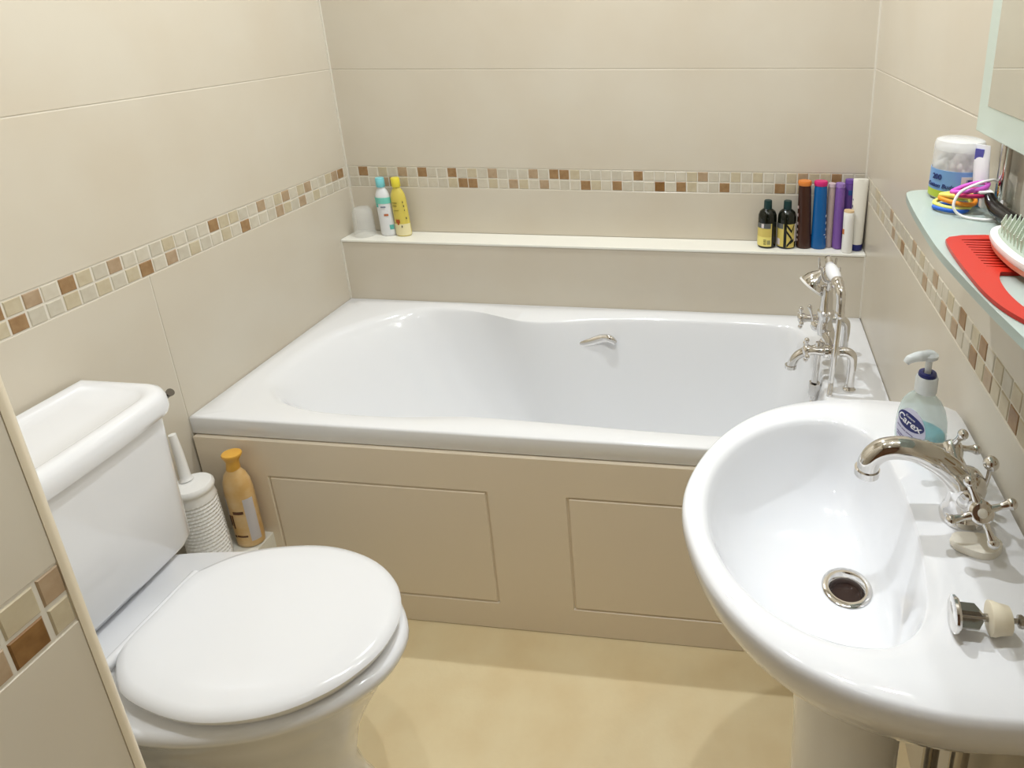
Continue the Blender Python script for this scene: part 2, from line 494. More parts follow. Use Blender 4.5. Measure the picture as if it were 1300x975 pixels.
turned(bm, (1.347, -.33, .497), (1.3455, -.33, .466), [(.0135, 0), (.015, .12), (.015, .88), (.0135, 1)], 6)
turned(bm, (1.3455, -.33, .467), (1.345, -.33, .455), [(.012, 0), (.0125, .5), (.011, 1)], 20)
obj('hose_outlet', bm, CHROME, bt, angle=30)

hs = thing('shower_handset', 'chrome telephone style shower handset with white grip resting on the bath tap cradle', 'shower handset', (1.366, -.29, ZB+.15))
bm = NB()
hc = Vector((1.348, -.268, ZB+.130))
hd = Vector((-.60, -.12, -.79)).normalized()
turned(bm, hc-hd*.026, hc+hd*.024, [(.007, 0), (.011, .1), (.014, .25), (.021, .42), (.027, .62), (.0305, .85), (.031, .95)], 32)
tube(bm, [hc-hd*.022, hc-hd*.036+Vector((.001, .002, .002)), Vector((1.3685, -.262, ZB+.176)), Vector((1.368, -.278, ZB+.176)), Vector((1.368, -.296, ZB+.1715))], [.009, .0095, .009, .0085, .0085], 16, 6)
obj('shower_head', bm, CHROME, hs)
bm = NB()
turned(bm, hc+hd*.0215, hc+hd*.027, [(.031, 0), (.034, .2), (.034, .75), (.030, 1)], 32)
obj('face_ring', bm, PLASTIC_W, hs, label='white ring round the shower face')
bm = NB()
turned(bm, (1.368, -.288, ZB+.1725), (1.376, -.358, ZB+.163), [(.007, 0), (.011, .06), (.0145, .3), (.0155, .55), (.0135, .82), (.009, 1)], 24)
obj('grip', bm, WHITE_CER, hs, label='white ceramic grip')
bm = NB()
turned(bm, (1.3755, -.353, ZB+.164), (1.379, -.376, ZB+.158), [(.010, 0), (.0135, .2), (.0135, .6), (.0105, 1)], 24)
tube(bm, [(1.378, -.370, ZB+.160), (1.381, -.386, ZB+.151), (1.382, -.393, ZB+.135), (1.3815, -.396, ZB+.108)], [.0105, .011, .0098, .0095], 18, 6)
lathe(bm, [(.0095, 0), (.0108, .002), (.0108, .012), (.0095, .014)], 20, 1.3815, -.396, ZB+.096)
obj('hose_elbow', bm, CHROME, hs)
bm = NB()
hp = cat_rom([(1.381, -.398, ZB+.1), (1.378, -.40, ZB+.03), (1.373, -.402, .552), (1.369, -.404, .50), (1.345, -.41, .40), (1.315, -.40, .33), (1.305, -.37, .33), (1.325, -.34, .39), (1.345, -.331, .455)], 34)
pts = [tuple(p) for p in hp]
tube(bm, pts, [.0056 if i % 2 else .0062 for i in range(len(pts))], 12, 1)
obj('hose', bm, CHROME, hs, label='ribbed chrome hose')

# ---------------------------------------------------------------- toilet
TY = -1.0
toi = thing('toilet', 'white close-coupled toilet with closed lid between the partition and the bathtub', 'toilet', (.36, TY, 0))
def egg(xb, bw, xf, hw, z, n=96, xm=None):
    xm = xm if xm else xb+(xf-xb)*.50
    pts = [(xb, -bw*.6), (xb, 0), (xb, bw*.6), (xb+.012, bw*.93), (xb+(xm-xb)*.38, bw+(hw-bw)*.62), (xm, hw),
           (xm+(xf-xm)*.46, hw*.895), (xm+(xf-xm)*.78, hw*.63), (xm+(xf-xm)*.955, hw*.30), (xf, 0)]
    full = pts+[(x, -y) for x, y in pts[::-1][1:] if (x, -y) not in pts and y > 0]
    c = cat_rom([(x, y, 0) for x, y in full], 8, True)
    return [(p.x, TY+p.y, z) for p in resample(c, n)]
bm = NB()
rings = [egg(.155, .085, .572, .092, 0), egg(.155, .087, .574, .094, .018), egg(.158, .082, .556, .086, .05), egg(.16, .074, .538, .08, .12),
         egg(.16, .078, .556, .094, .2), egg(.155, .09, .59, .118, .27), egg(.15, .105, .622, .138, .325), egg(.10, .098, .645, .150, .36),
         egg(.06, .098, .659, .160, .374), egg(.05, .099, .664, .163, .384), egg(.05, .099, .663, .162, .393), egg(.055, .096, .656, .156, .3995)]
loft(bm, rings)
obj('pan', bm, WHITE_CER, toi, angle=60)
bm = NB()
loft(bm, [egg(.268, .084, .638, .139, .4005, xm=.44), egg(.266, .086, .641, .142, .403, xm=.44), egg(.266, .086, .641, .142, .410, xm=.44), egg(.268, .084, .637, .138, .4135, xm=.44)])
obj('seat', bm, SEAT_W, toi)
bm = NB()
loft(bm, [egg(.262, .09, .645, .146, .414, xm=.44), egg(.260, .094, .652, .152, .418, xm=.44), egg(.260, .095, .654, .1535, .424, xm=.44), egg(.262, .092, .650, .150, .430, xm=.44),
          egg(.270, .084, .638, .139, .4345, xm=.44), egg(.29, .065, .60, .11, .437, xm=.44), egg(.36, .03, .50, .05, .4385, xm=.43)])
obj('seat_cover', bm, SEAT_W, toi)
bm = NB()
turned(bm, (.25, TY-.088, .412), (.25, TY+.088, .412), [(.006, 0), (.009, .02), (.009, .98), (.006, 1)], 16)
for s in (-1, 1): box(bm, .236, .262, TY+s*.06-.016, TY+s*.06+.016, .4, .413, .003)
obj('hinge', bm, SEAT_W, toi)
def crect(x0, x1, y0, y1, z, r, bow=0, n=12):
    """cistern outline: straight back, rounded front corners, bowed front"""
    pts = [(x0, y0), (x0, y1)]
    for k in range(n+1):
        a = PI/2-PI/2*k/n
        pts.append((x1-r+r*math.cos(a), y1-r+r*math.sin(a)))
    for k in range(1, 8):
        t = k/8; pts.append((x1+bow*4*t*(1-t), (y1-r)+(y0-y1+2*r)*t))
    for k in range(n+1):
        a = -PI/2*k/n
        pts.append((x1-r+r*math.cos(a), y0+r+r*math.sin(a)))
    return [(x, y, z) for x, y in pts]
bm = NB()
Y0, Y1 = -1.2, -.80
loft(bm, [crect(.03, .152, Y0+.04, Y1-.046, .3995, .035), crect(.03, .156, Y0+.036, Y1-.040, .404, .035), crect(.012, .171, Y0+.026, Y1-.027, .407, .036, .003), crect(.01, .178, Y0+.02, Y1-.020, .422, .038, .005),
          crect(.01, .182, Y0+.014, Y1-.015, .56, .044, .006), crect(.01, .184, Y0+.01, Y1-.011, .672, .046, .006)])
obj('cistern', bm, WHITE_CER, toi, angle=50)
bm = NB()
a0, a1 = Y0-.006, Y1+.006
lx = .193
loft(bm, [crect(.008, lx-.007, a0+.012, a1-.012, .671, .05, .006), crect(.006, lx-.001, a0+.002, a1-.002, .674, .056, .007), crect(.006, lx+.001, a0, a1, .682, .057, .007), crect(.006, lx, a0+.001, a1-.001, .700, .057, .007),
          crect(.007, lx-.004, a0+.005, a1-.005, .709, .054, .007), crect(.009, lx-.011, a0+.012, a1-.012, .7138, .05, .006), crect(.02, lx-.021, a0+.024, a1-.024, .7145, .042, .005),
          crect(.026, lx-.027, a0+.030, a1-.030, .7115, .038, .004), crect(.032, lx-.034, a0+.037, a1-.037, .7085, .034, .004), crect(.06, lx-.07, a0+.08, a1-.08, .708, .01, .001)])
obj('cistern_lid', bm, WHITE_CER, toi, angle=50)
bm = NB()
turned(bm, (.125, Y1-.024, .652), (.125, Y1+.004, .654), [(.014, 0), (.014, .4), (.009, .6), (.008, 1)], 20)
tube(bm, [(.12, Y1+.014, .655), (.128, Y1+.020, .664), (.138, Y1+.024, .672), (.146, Y1+.025, .678)], [.006, .0055, .006, .0075], 14, 5)
tube(bm, [(.125, Y1-.002, .654), (.124, Y1+.014, .656)], [.007, .007], 12, 3)
obj('flush_lever', bm, mat('dark_chrome', (128, 124, 120), .2, 1), toi, label='small chrome flush lever on the cistern side')

# toilet brush and its holder
HXB, HYB = .062, -.708
tb = thing('toilet_brush_holder', 'white woven-pattern plastic toilet brush holder on the white boxing beside the cistern', 'toilet brush holder', (HXB, HYB, BZ))
bm = NB()
Hh = .178; seg = 56
rings = []
prof = [(.034, 0), (.0385, .002)]
nr = 38
for k in range(nr+1): prof.append((.0388-.0028*k/nr, .006+(Hh-.02)*k/nr))
prof += [(.0345, Hh-.008), (.0345, Hh)]
for idx, (r, z) in enumerate(prof):
    ring = []
    for i in range(seg):
        a = 2*PI*i/seg
        rr_ = r
        if 3 < idx < len(prof)-4:
            rr_ = r-.0013 if idx % 2 else r+(.0014 if (i+idx//2) % 2 == 0 else -.0004)
        ring.append((HXB+rr_*math.cos(a), HYB+rr_*math.sin(a), BZ+.0005+z))
    rings.append(ring)
loft(bm, rings)
obj('woven_canister', bm, PLASTIC_W, tb, angle=25)
bm = NB(); lathe(bm, [(.0345, 0), (.0375, .001), (.0382, .004), (.0375, .010), (.034, .0145), (.02, .016), (.004, .016)], 40, HXB, HYB, BZ+Hh+.001)
obj('lid', bm, PLASTIC_W, tb)
br = thing('toilet_brush', 'white plastic toilet brush handle standing up out of the woven holder', 'toilet brush', (.044, HYB, BZ+Hh+.018))
bm = NB(); tube(bm, [(.046, HYB+.006, BZ+Hh+.0175), (.0445, HYB+.007, BZ+Hh+.03), (.041, HYB+.01, BZ+Hh+.07), (.036, HYB+.012, BZ+Hh+.122)], [.0125, .0098, .0085, .0068], 20, 6)
obj('handle', bm, PLASTIC_W, br)

# golden bottle beside the brush
GOLD = mat('golden_bottle', (214, 172, 108), .3, noise=((226, 196, 146), 30, 3))
GOLDC = mat('amber_cap', (226, 172, 72), .3)
gb = thing('foam_bottle', 'golden bottle with silver side label, standing beside the toilet brush holder', 'bottle', (.108, -.665, BZ), rotz=.0)
gx, gy = .111, -.6535
bm = NB()
gprof = [(.024, 0), (.0275, .003), (.0285, .012), (.0285, .11), (.0285, .14), (.0265, .16), (.021, .178), (.0145, .188), (.0135, .192)]
lathe(bm, gprof, 40, gx, gy, BZ+.0005, 1.05, .8)
obj('body', bm, GOLD, gb)
bm = NB()
lathe(bm, [(.0128, 0), (.0135, .003), (.0125, .014), (.0122, .02), (.015, .027), (.0185, .034), (.0195, .037), (.0185, .040), (.013, .0415), (.001, .042)], 32, gx, gy, BZ+.190, 1.05, .9, shear=(.12, 0))
obj('cap', bm, GOLDC, gb, label='amber flared cap')
SILV = mat('silver_label', (204, 200, 204), .3)
bm = NB()
pr = [(.0285, .018), (.0285, .125)]
patch(bm, pr, -52, -8, 14, gx, gy, BZ, 1.05, .8)
patch(bm, [(.0285, .06), (.0285, .125)], -158, -128, 12, gx, gy, BZ, 1.05, .8)
obj('silver_label', bm, SILV, gb, label='silver label strip')
bm = NB()   # dark brush-stroke marks on the front
for (a0_, a1_, z0_, z1_) in [(-100, -58, .09, .097), (-132, -118, .058, .084), (-106, -62, .03, .034), (-122, -112, .028, .033), (-112, -106, .052, .086)]:
    patch(bm, [(.0285, z0_), (.0285, z1_)], a0_, a1_, 8, gx, gy, BZ, 1.05, .8, .0008)
obj('printed_marks', bm, mat('brown_print', (92, 52, 18), .4), gb, label='dark brown printed strokes')

# ---------------------------------------------------------------- washbasin
BY = -1.045; BZT = .757
ba = thing('washbasin', 'white ceramic pedestal washbasin with chrome tap on the right wall', 'washbasin', (1.33, BY, .6))
NBN = 128
def symm(pts):
    full = pts+[(x, -y) for x, y in pts[::-1] if y > 1e-6]
    return full
out_h = [(1.105, 0), (1.112, .05), (1.134, .108), (1.165, .156), (1.205, .194), (1.25, .22), (1.30, .236), (1.36, .244), (1.42, .243), (1.475, .238), (1.4955, .225), (1.4985, .18), (1.4985, .09), (1.4985, 0)]
in_h = [(1.134, 0), (1.139, .045), (1.153, .083), (1.175, .118), (1.205, .148), (1.24, .169), (1.275, .180), (1.31, .180), (1.338, .168), (1.358, .145), (1.370, .11), (1.377, .055), (1.379, 0)]
def closed_from(half, n, start_left=True):
    full = half+[(x, -y) for x, y in half[::-1] if y > 1e-6]
    c = cat_rom([(x, y, 0) for x, y in full], 6, True)
    # even in angle about the bowl centre so rings correspond
    P = [(p.x, p.y) for p in c]
    res = []
    cx, cy = 1.27, 0
    for i in range(n):
        a = PI-2*PI*i/n
        d = Vector((math.cos(a), math.sin(a)))
        best = None
        for k in range(len(P)):
            x1, y1 = P[k][0]-cx, P[k][1]-cy; x2, y2 = P[(k+1) % len(P)][0]-cx, P[(k+1) % len(P)][1]-cy
            den = d.x*(y2-y1)-d.y*(x2-x1)
            if abs(den) < 1e-12: continue
            t = (x1*(y2-y1)-y1*(x2-x1))/den
            u = (x1*d.y-y1*d.x)/den
            if t > 0 and -1e-6 <= u <= 1+1e-6: best = t if best is None else max(best, t)
        res.append(Vector((cx+d.x*best, d.y*best, 0)))
    return res
OUT = closed_from(out_h, NBN); INN = closed_from(in_h, NBN)
def clampw(x): return min(x, 1.4988)
def rout(s, z, dx=0, c=(1.33, 0)):
    return [(clampw(c[0]+(p.x-c[0])*s+dx), BY+c[1]+(p.y-c[1])*s, z) for p in OUT]
def rin(s, z, c=(1.316, 0)):
    return [(c[0]+(p.x-c[0])*s, BY+c[1]+(p.y-c[1])*s, z) for p in INN]
def deck(p, q, t, z): return [(a.x+(b.x-a.x)*t, BY+a.y+(b.y-a.y)*t, z) for a, b in zip(p, q)]
bm = NB()
rings = [rout(.34, .60, .015), rout(.46, .606, .015), rout(.62, .622, .012), rout(.77, .648, .01), rout(.88, .678, .006), rout(.95, .705, .003), rout(.978, .722), rout(.993, .733), rout(1.0, .743),
         rout(.998, .750), rout(.99, .7555), rout(.975, .7585),
         deck(OUT, INN, .5, BZT+.0015), deck(OUT, INN, .78, BZT), rin(1.02, BZT-.001), rin(1.0, BZT-.0035), rin(.985, BZT-.008),
         ]
def rbowl(k, z):
    out = []
    for p in INN:
        v = Vector((p.x-1.312, p.y)); dd = v.length; v.normalize(); r_ = .027+(dd-.027)*k
        out.append((1.312+v.x*r_, BY+v.y*r_, z))
    return out
for k, z in ((.95, .021), (.905, .040), (.845, .062), (.75, .084), (.62, .101), (.45, .112), (.28, .118), (.13, .1205), (.03, .1212)): rings.append(rbowl(k, BZT-z))
cw = (1.312, BY)
rings.append([(cw[0]+.0245*math.cos(PI-2*PI*i/NBN), cw[1]+.0245*math.sin(PI-2*PI*i/NBN), BZT-.1215) for i in range(NBN)])
rings.append([(cw[0]+.022*math.cos(PI-2*PI*i/NBN), cw[1]+.022*math.sin(PI-2*PI*i/NBN), BZT-.135) for i in range(NBN)])
loft(bm, rings, True, True)
obj('basin_bowl', bm, WHITE_CER, ba, angle=60)
zw = BZT-.1215
bm = NB()
rings = []
for r, z in [(.0275, -.001), (.030, .0), (.031, .0018), (.0285, .0034), (.023, .0028), (.0195, -.001), (.0185, -.006), (.0185, -.012)]:
    rings.append([(cw[0]+r*math.cos(2*PI*i/48), cw[1]+r*math.sin(2*PI*i/48), zw+z) for i in range(48)])
loft(bm, rings, False, False)
obj('waste_ring', bm, CHROME, ba, label='chrome waste ring')
bm = NB(); lathe(bm, [(.0008, 0), (.0184, 0), (.0184, .001), (.0008, .001)], 40, cw[0], cw[1], zw-.0118)
obj('waste_hole', bm, DARKHOLE, ba, label='dark brown waste hole')

pd = NB()
def ell(cx, rx, ry, z, n=64, flatback=True):
    out = []
    for i in range(n):
        a = 2*PI*i/n
        x = math.cos(a); out.append((cx+rx*x*(1 if x < 0 else .85), BY+ry*math.sin(a), z))
    return out
loft(pd, [ell(1.335, .098, .098, 0), ell(1.335, .10, .10, .012), ell(1.335, .094, .094, .03), ell(1.335, .082, .082, .08), ell(1.334, .076, .077, .2), ell(1.332, .075, .078, .4), ell(1.33, .079, .083, .53), ell(1.33, .085, .09, .5985)])
po = obj('basin_pedestal', pd, WHITE_CER, origin=(1.335, BY, 0), angle=60)
tag(po, 'white ceramic pedestal standing on the floor below the washbasin', 'pedestal')

pipes = [(1.462, -1.0, 'chrome supply pipe under the washbasin, the one nearer the bathtub'),
         (1.462, -1.085, 'chrome supply pipe under the washbasin, the one farther from the bathtub')]
for x, y, lab in pipes:
    bm = NB()
    tube(bm, [(x, y, .0), (x, y, .3), (x, y, .5), (x-.003, y, .615)], .011, 18, 4)
    lathe(bm, [(.022, 0), (.022, .004), (.013, .012)], 24, x, y, 0)
    for zz in (.47,):
        lathe(bm, [(.0125, 0), (.0165, .003), (.0165, .025), (.0125, .028)], 6, x, y, zz)
    o = obj('supply_pipe', bm, CHROME_D, origin=(x, y, 0), angle=35); tag(o, lab, 'pipe', 'supply pipes under the basin')

# basin mixer tap
tp = thing('basin_mixer_tap', 'chrome monobloc basin mixer tap with two cross handles on the washbasin deck', 'tap', (1.435, BY, BZT))
bm = NB()
tx = 1.436
lathe(bm, [(.026, 0), (.0265, .003), (.023, .009), (.0205, .016), (.0195, .03), (.021, .042), (.019, .054), (.012, .063), (.003, .066)], 36, tx, BY, BZT+.001)
tube(bm, [(tx+.004, BY, BZT+.03), (tx-.012, BY, BZT+.055), (tx-.038, BY, BZT+.077), (tx-.068, BY, BZT+.0895), (tx-.095, BY, BZT+.088), (tx-.11, BY, BZT+.075), (tx-.1135, BY, BZT+.058)],
     [.0165, .0165, .0150, .0135, .0128, .0125, .0128], 24, 8)
obj('tap_body', bm, CHROME, tp)
bm = NB(); lathe(bm, [(.0095, -.003), (.0145, -.003), (.0145, .005), (.0095, .005)], 28, tx-.1137, BY, BZT+.0555)
obj('aerator', bm, CHROME, tp)
INDEX = mat('white_ceramic_index', (238, 234, 222), .2)
for s in (-1, 1):
    bm = NB()
    base = Vector((tx, BY+s*.012, BZT+.034)); hub = Vector((tx-.004, BY+s*.060, BZT+.058))
    ax = (hub-base).normalized()
    turned(bm, base, hub, [(.0145, 0), (.014, .25), (.0115, .4), (.0095, .62), (.0115, .7), (.013, .8), (.013, .95), (.0105, 1)], 24)
    u = ax.cross(Vector((1, 0, 0))).normalized(); v = ax.cross(u).normalized()
    rr_ = .35 if s < 0 else .2
    for k in range(4):
        a = PI/2*k+rr_
        dd = u*math.cos(a)+v*math.sin(a); c = hub-ax*.005
        tube(bm, [c+dd*.009, c+dd*.02, c+dd*.030], [.0048, .0036, .0052], 12, 4)
        ball(bm, c+dd*.0325, .0064, 14)
    turned(bm, hub-ax*.0005, hub+ax*.0012, [(.0088, 0), (.0098, .5), (.0066, 1)], 24)
    h = obj('cross_handle', bm, CHROME, tp)
    bm = NB(); turned(bm, hub-ax*.001, hub+ax*.002, [(.0062, 0), (.0062, .5), (.004, 1)], 24)
    obj('index_disc', bm, INDEX, h, label='white ceramic index disc')
bm = NB()
tube(bm, [(tx+.018, BY, BZT+.04), (tx+.021, BY, BZT+.055), (tx+.022, BY, BZT+.07)], [.0032, .0026, .003], 12, 4)
ball(bm, (tx+.022, BY, BZT+.077), .0088, 20)
obj('waste_rod', bm, CHROME, tp, label='chrome pop-up rod with ball knob')

# plug lying on its side on the basin deck
pl = thing('basin_plug', 'chrome turn-over basin plug lying on its side on the washbasin deck', 'plug', (1.40, -1.213, BZT))
za = BZT+.0187
A = Vector((1.3785, -1.1995, za)); ax = Vector((1, -.04, -.0)).normalized()
bm = NB()
turned(bm, A, A+ax*.006, [(.0145, 0), (.0168, .2), (.0172, .6), (.0155, 1)], 40)
obj('plug_cap', bm, CHROME, pl)
bm = NB()
c0 = A+ax*.006
u = Vector((0, 0, 1)); v = ax.cross(u)
for k in range(4):
    a = PI/2*k+PI/4*.4
    dd = u*math.cos(a)+v*math.sin(a); nn = ax.cross(dd).normalized()
    pts = [c0+dd*.002, c0+dd*.0118, c0+ax*.017+dd*.0118, c0+ax*.022+dd*.005, c0+ax*.022+dd*.002]
    q = [[bm.verts.new(p+nn*h_) for p in pts] for h_ in (-.0012, .0012)]
    bm.faces.new(q[0][::-1]); bm.faces.new(q[1])
    for i in range(5): bm.faces.new((q[0][i], q[0][(i+1) % 5], q[1][(i+1) % 5], q[1][i]))
turned(bm, c0, c0+ax*.034, [(.0035, 0), (.0035, 1)], 16)
obj('guide_fins', bm, CHROME_D, pl, angle=30)
bm = NB()
turned(bm, c0+ax*.027, c0+ax*.047, [(.0125, 0), (.0155, .06), (.0155, .25), (.014, .5), (.0125, .96), (.011, 1)], 32)
obj('seal', bm, RUBBER, pl, label='cream rubber seal')
bm = NB()
turned(bm, c0+ax*.047, c0+ax*.060, [(.0025, 0), (.0025, .5), (.0058, .55), (.0062, .8), (.0045, 1)], 18)
obj('screw', bm, CHROME_D, pl, label='metal screw end')

bm = NB()
sc = [(1.420, -1.098), (1.428, -1.110), (1.452, -1.122), (1.470, -1.120), (1.484, -1.108), (1.488, -1.094), (1.476, -1.087), (1.45, -1.084), (1.43, -1.087)]
soap_pts = [(1.437+(p.x-1.455)*.82, -1.095+(p.y+1.103)*.8) for p in cat_rom([(x, y, 0) for x, y in sc], 5, True)]
prism(bm, soap_pts, BZT+.0015, BZT+.0105, .0035, seg=3)
so = obj('soap_bar', bm, SOAP, origin=(1.437, -1.095, BZT+.0015), angle=50)
tag(so, 'cream bar of soap lying on the washbasin deck beside the tap', 'soap')

# ---------------------------------------------------------------- hand soap dispenser
AQUA = mat('clear_aqua_plastic', (214, 232, 228), .08, alpha=.42)
LIQ = mat('aqua_liquid', (86, 206, 226), .15, alpha=.8)
CAPW = mat('translucent_white_plastic', (236, 240, 240), .2, alpha=.72)
NAVY = mat('navy_plastic', (34, 40, 104), .3)
LABW = mat('white_label', (232, 232, 238), .35)
LABL = mat('lilac_label', (206, 206, 226), .35)
dx, dy, drot = 1.4135, -.925, math.radians(-33)
dp = thing('hand_soap_dispenser', 'clear pump bottle of blue hand soap with oval label on the washbasin corner', 'soap dispenser', (dx, dy, BZT+.0015))
dz = BZT+.002
dprof = [(.026, 0), (.030, .002), (.0325, .008), (.0335, .02), (.0335, .038), (.032, .055), (.028, .07), (.0215, .081), (.014, .088), (.012, .092)]
bm = NB(); lathe(bm, dprof, 48, dx, dy, dz, 1.0, .62, rot=drot)
obj('bottle_body', bm, AQUA, dp)
bm = NB(); lathe(bm, [(.023, .0018), (.029, .004), (.0314, .012), (.0322, .026), (.0320, .034), (.0305, .036), (.0005, .0365)], 40, dx, dy, dz, .985, .59, rot=drot)
obj('liquid_soap', bm, LIQ, dp, label='turquoise liquid soap')
bm = NB(); lathe(bm, [(.013, 0), (.0142, .001), (.0142, .020), (.0125, .023), (.011, .0235)], 32, dx, dy, dz+.0915)
obj('pump_collar', bm, CAPW, dp, label='translucent white pump collar')
bm = NB(); lathe(bm, [(.0113, 0), (.0118, .002), (.0108, .005), (.006, .0055), (.006, .0015), (.005, 0)], 28, dx, dy, dz+.1145)
obj('pump_ring', bm, NAVY, dp, label='navy pump ring')
bm = NB()
lathe(bm, [(.0042, 0), (.0042, .021), (.006, .022), (.0105, .026), (.0108, .030), (.007, .033), (.001, .0335)], 24, dx, dy, dz+.1155)
tube(bm, [(dx+.004, dy, dz+.1435), (dx-.012, dy-.004, dz+.1445), (dx-.026, dy-.008, dz+.142), (dx-.031, dy-.0095, dz+.137)], [.0072, .0068, .0055, .0042], 14, 5)
obj('pump_head', bm, CAPW, dp, label='translucent white pump head')
# oval label pressed on the front face
def oval_label(bm, a_c, zc, hw, hh, tilt, off, mi=0, zcut=None):
    rows = []
    n = 28; m = 7
    def P(ux, uy, o):
        x = ux*math.cos(tilt)-uy*math.sin(tilt); z = ux*math.sin(tilt)+uy*math.cos(tilt)
        zz = zc+z
        # body radius at that height
        r = dprof[-1][0]
        for (r0, z0), (r1, z1) in zip(dprof[:-1], dprof[1:]):
            if z0 <= zz <= z1: r = r0+(r1-r0)*(zz-z0)/(z1-z0); break
        rx, ry = r+o, r*.62+o
        a = math.radians(a_c)+x/.0305
        X, Y = rx*math.cos(a), ry*math.sin(a)
        return (dx+X*math.cos(drot)-Y*math.sin(drot), dy+X*math.sin(drot)+Y*math.cos(drot), dz+zz)
    c = bm.verts.new(P(0, 0, off)); prev = None
    for k in range(1, m+1):
        t = k/m
        ring = [bm.verts.new(P(hw*t*math.cos(2*PI*i/n), hh*t*math.sin(2*PI*i/n), off)) for i in range(n)]
        for i in range(n):
            if prev is None: f = bm.faces.new((c, ring[i], ring[(i+1) % n]))
            else: f = bm.faces.new((prev[i], ring[i], ring[(i+1) % n], prev[(i+1) % n]))
            f.material_index = mi
        prev = ring
    edge = [bm.verts.new(P(hw*math.cos(2*PI*i/n), hh*math.sin(2*PI*i/n), .0001)) for i in range(n)]
    for i in range(n): bm.faces.new((prev[i], edge[i], edge[(i+1) % n], prev[(i+1) % n])).material_index = mi
    return P
AC = -108
bm = NB(); oval_label(bm, AC, .0385, .0212, .031, 0, .0007); lab = obj('front_label', bm, LABL, dp, label='pale lilac oval label')
bm = NB(); P = oval_label(bm, AC, .051, .0200, .0112, math.radians(-19), .0012)
obj('logo_oval', bm, NAVY, lab, label='navy oval with white lettering')
bm = NB()
for s, size, ux, uy, bold in (('Carex', .0138, 0, -.0008, .0002), ('Cussons', .0042, -.001, .0065, 0)):
    t = text_bm(s, size, .0001, 0, bold)
    tl = math.radians(-19)
    t.verts.ensure_lookup_table()
    def P2(ux_, uy_, o):
        return P(ux_, uy_, o)
    for v_ in t.verts:
        v_.co = Vector(P(v_.co.x+ux, v_.co.y+uy, .0016+v_.co.z))
    me = bpy.data.meshes.new('tmp'); t.to_mesh(me); t.free(); bm.from_mesh(me); bpy.data.meshes.remove(me)
obj('lettering', bm, LABW, lab, smooth=False, label='white lettering')
bm = NB()
Pl = lambda x, z: None
for zc_, w_ in ((.0345, .026), (.0255, .018), (.0225, .014)):
    for i in range(2):
        pass
    hw = w_/2
    for (xa, xb_) in ((-hw, -hw*.35), (-hw*.28, hw*.2), (hw*.27, hw)):
        q = [P(x_, z_-.051, .0011) for x_, z_ in ((xa, zc_), (xb_, zc_), (xb_, zc_+.0016), (xa, zc_+.0016))]
        bm.faces.new([bm.verts.new(p) for p in q])
obj('small_print', bm, mat('grey_violet_print', (120, 112, 150), .5), lab, smooth=False, label='fine grey print lines')

# ---------------------------------------------------------------- mirror and glass shelf
MX = 1.474
mi_ = thing('wall_mirror', 'rectangular mirror with frosted glass border above the glass shelf', 'mirror', (1.48, BY, 1.172))
MY0, MY1, MZ0, MZ1 = BY-.245, BY+.245, 1.172, 1.70
bm = NB(); box(bm, MX, MX+.005, MY0, MY1, MZ0, MZ1, .001)
obj('frosted_border', bm, FROSTB, mi_, smooth=False, label='frosted pale green border')
bm = NB(); box(bm, MX-.0006, MX+.0002, MY0+.034, MY1-.034, MZ0+.036, MZ1-.036)
obj('mirror_pane', bm, MIRROR, mi_, smooth=False)
for y in (MY0+.08, MY1-.08):
    for z in (MZ0+.06, MZ1-.06):
        bm = NB(); turned(bm, (MX+.005, y, z), (W, y, z), [(.012, 0), (.012, 1)], 20)
        obj('wall_mount', bm, CHROME_D, mi_)

SZ = 1.09
gs = thing('glass_shelf', 'frosted bow-fronted glass shelf on the right wall below the mirror', 'shelf', (1.45, BY, SZ))
half = [(1.499, .249), (1.43, .244), (1.405, .239), (1.392, .229), (1.386, .21), (1.379, .14), (1.374, .06), (1.372, 0)]
full = half+[(x, -y) for x, y in half[::-1][1:]]
c = cat_rom([(x, y+BY, 0) for x, y in full], 6)
bm = NB(); prism(bm, [(p.x, p.y) for p in c], SZ-.009, SZ, .0012)
obj('glass_panel', bm, FROST, gs)
bm_list = []
for y in (-.882, 2*BY+.882):
    bm = NB()
    turned(bm, (1.486, y, SZ+.0005), (1.486, y, MZ0+.01), [(.0105, 0), (.0105, .06), (.0068, .09), (.0068, 1)], 24)
    obj('support_post', bm, CHROME, gs, label='chrome post rising to the mirror')

# things on the glass shelf
jx, jy = 1.4455, -.836
jar = thing('cotton_bud_tub', 'clear plastic tub of cotton buds with blue and green band on the glass shelf', 'tub', (jx, jy, SZ))
TUBM = mat('milky_clear_plastic', (242, 242, 242), .15, alpha=.45)
bm = NB(); lathe(bm, [(.028, 0), (.0315, .002), (.0322, .006), (.0312, .05), (.0308, .0635)], 44, jx, jy, SZ+.0005)
obj('tub_body', bm, TUBM, jar)
bm = NB(); lathe(bm, [(.0302, 0), (.0308, .001), (.0306, .008), (.0288, .0125), (.024, .0142), (.001, .0146)], 44, jx, jy, SZ+.0632)
obj('tub_lid', bm, TUBM, jar)
bm = NB()
rb = random.Random(3)
for k in range(150):
    r = .0285*math.sqrt(rb.random()); a = rb.random()*2*PI
    z = rb.uniform(.004, .06)
    p = Vector((jx+r*math.cos(a)*.93, jy+r*math.sin(a)*.93, SZ+z))
    ball(bm, p, rb.uniform(.0032, .0046), 8, (1, 1, 1.5))
cb = obj('cotton_buds', bm, PLASTIC_W, jar, label='white cotton bud tips'); cb['kind'] = 'stuff'
LB = mat('blue_band', (120, 164, 216), .35); LG = mat('lime_band', (176, 194, 62), .35)
bm = NB()
patch(bm, [(.0318, .0135), (.0313, .040)], -235, 20, 50, jx, jy, SZ, mi=0)
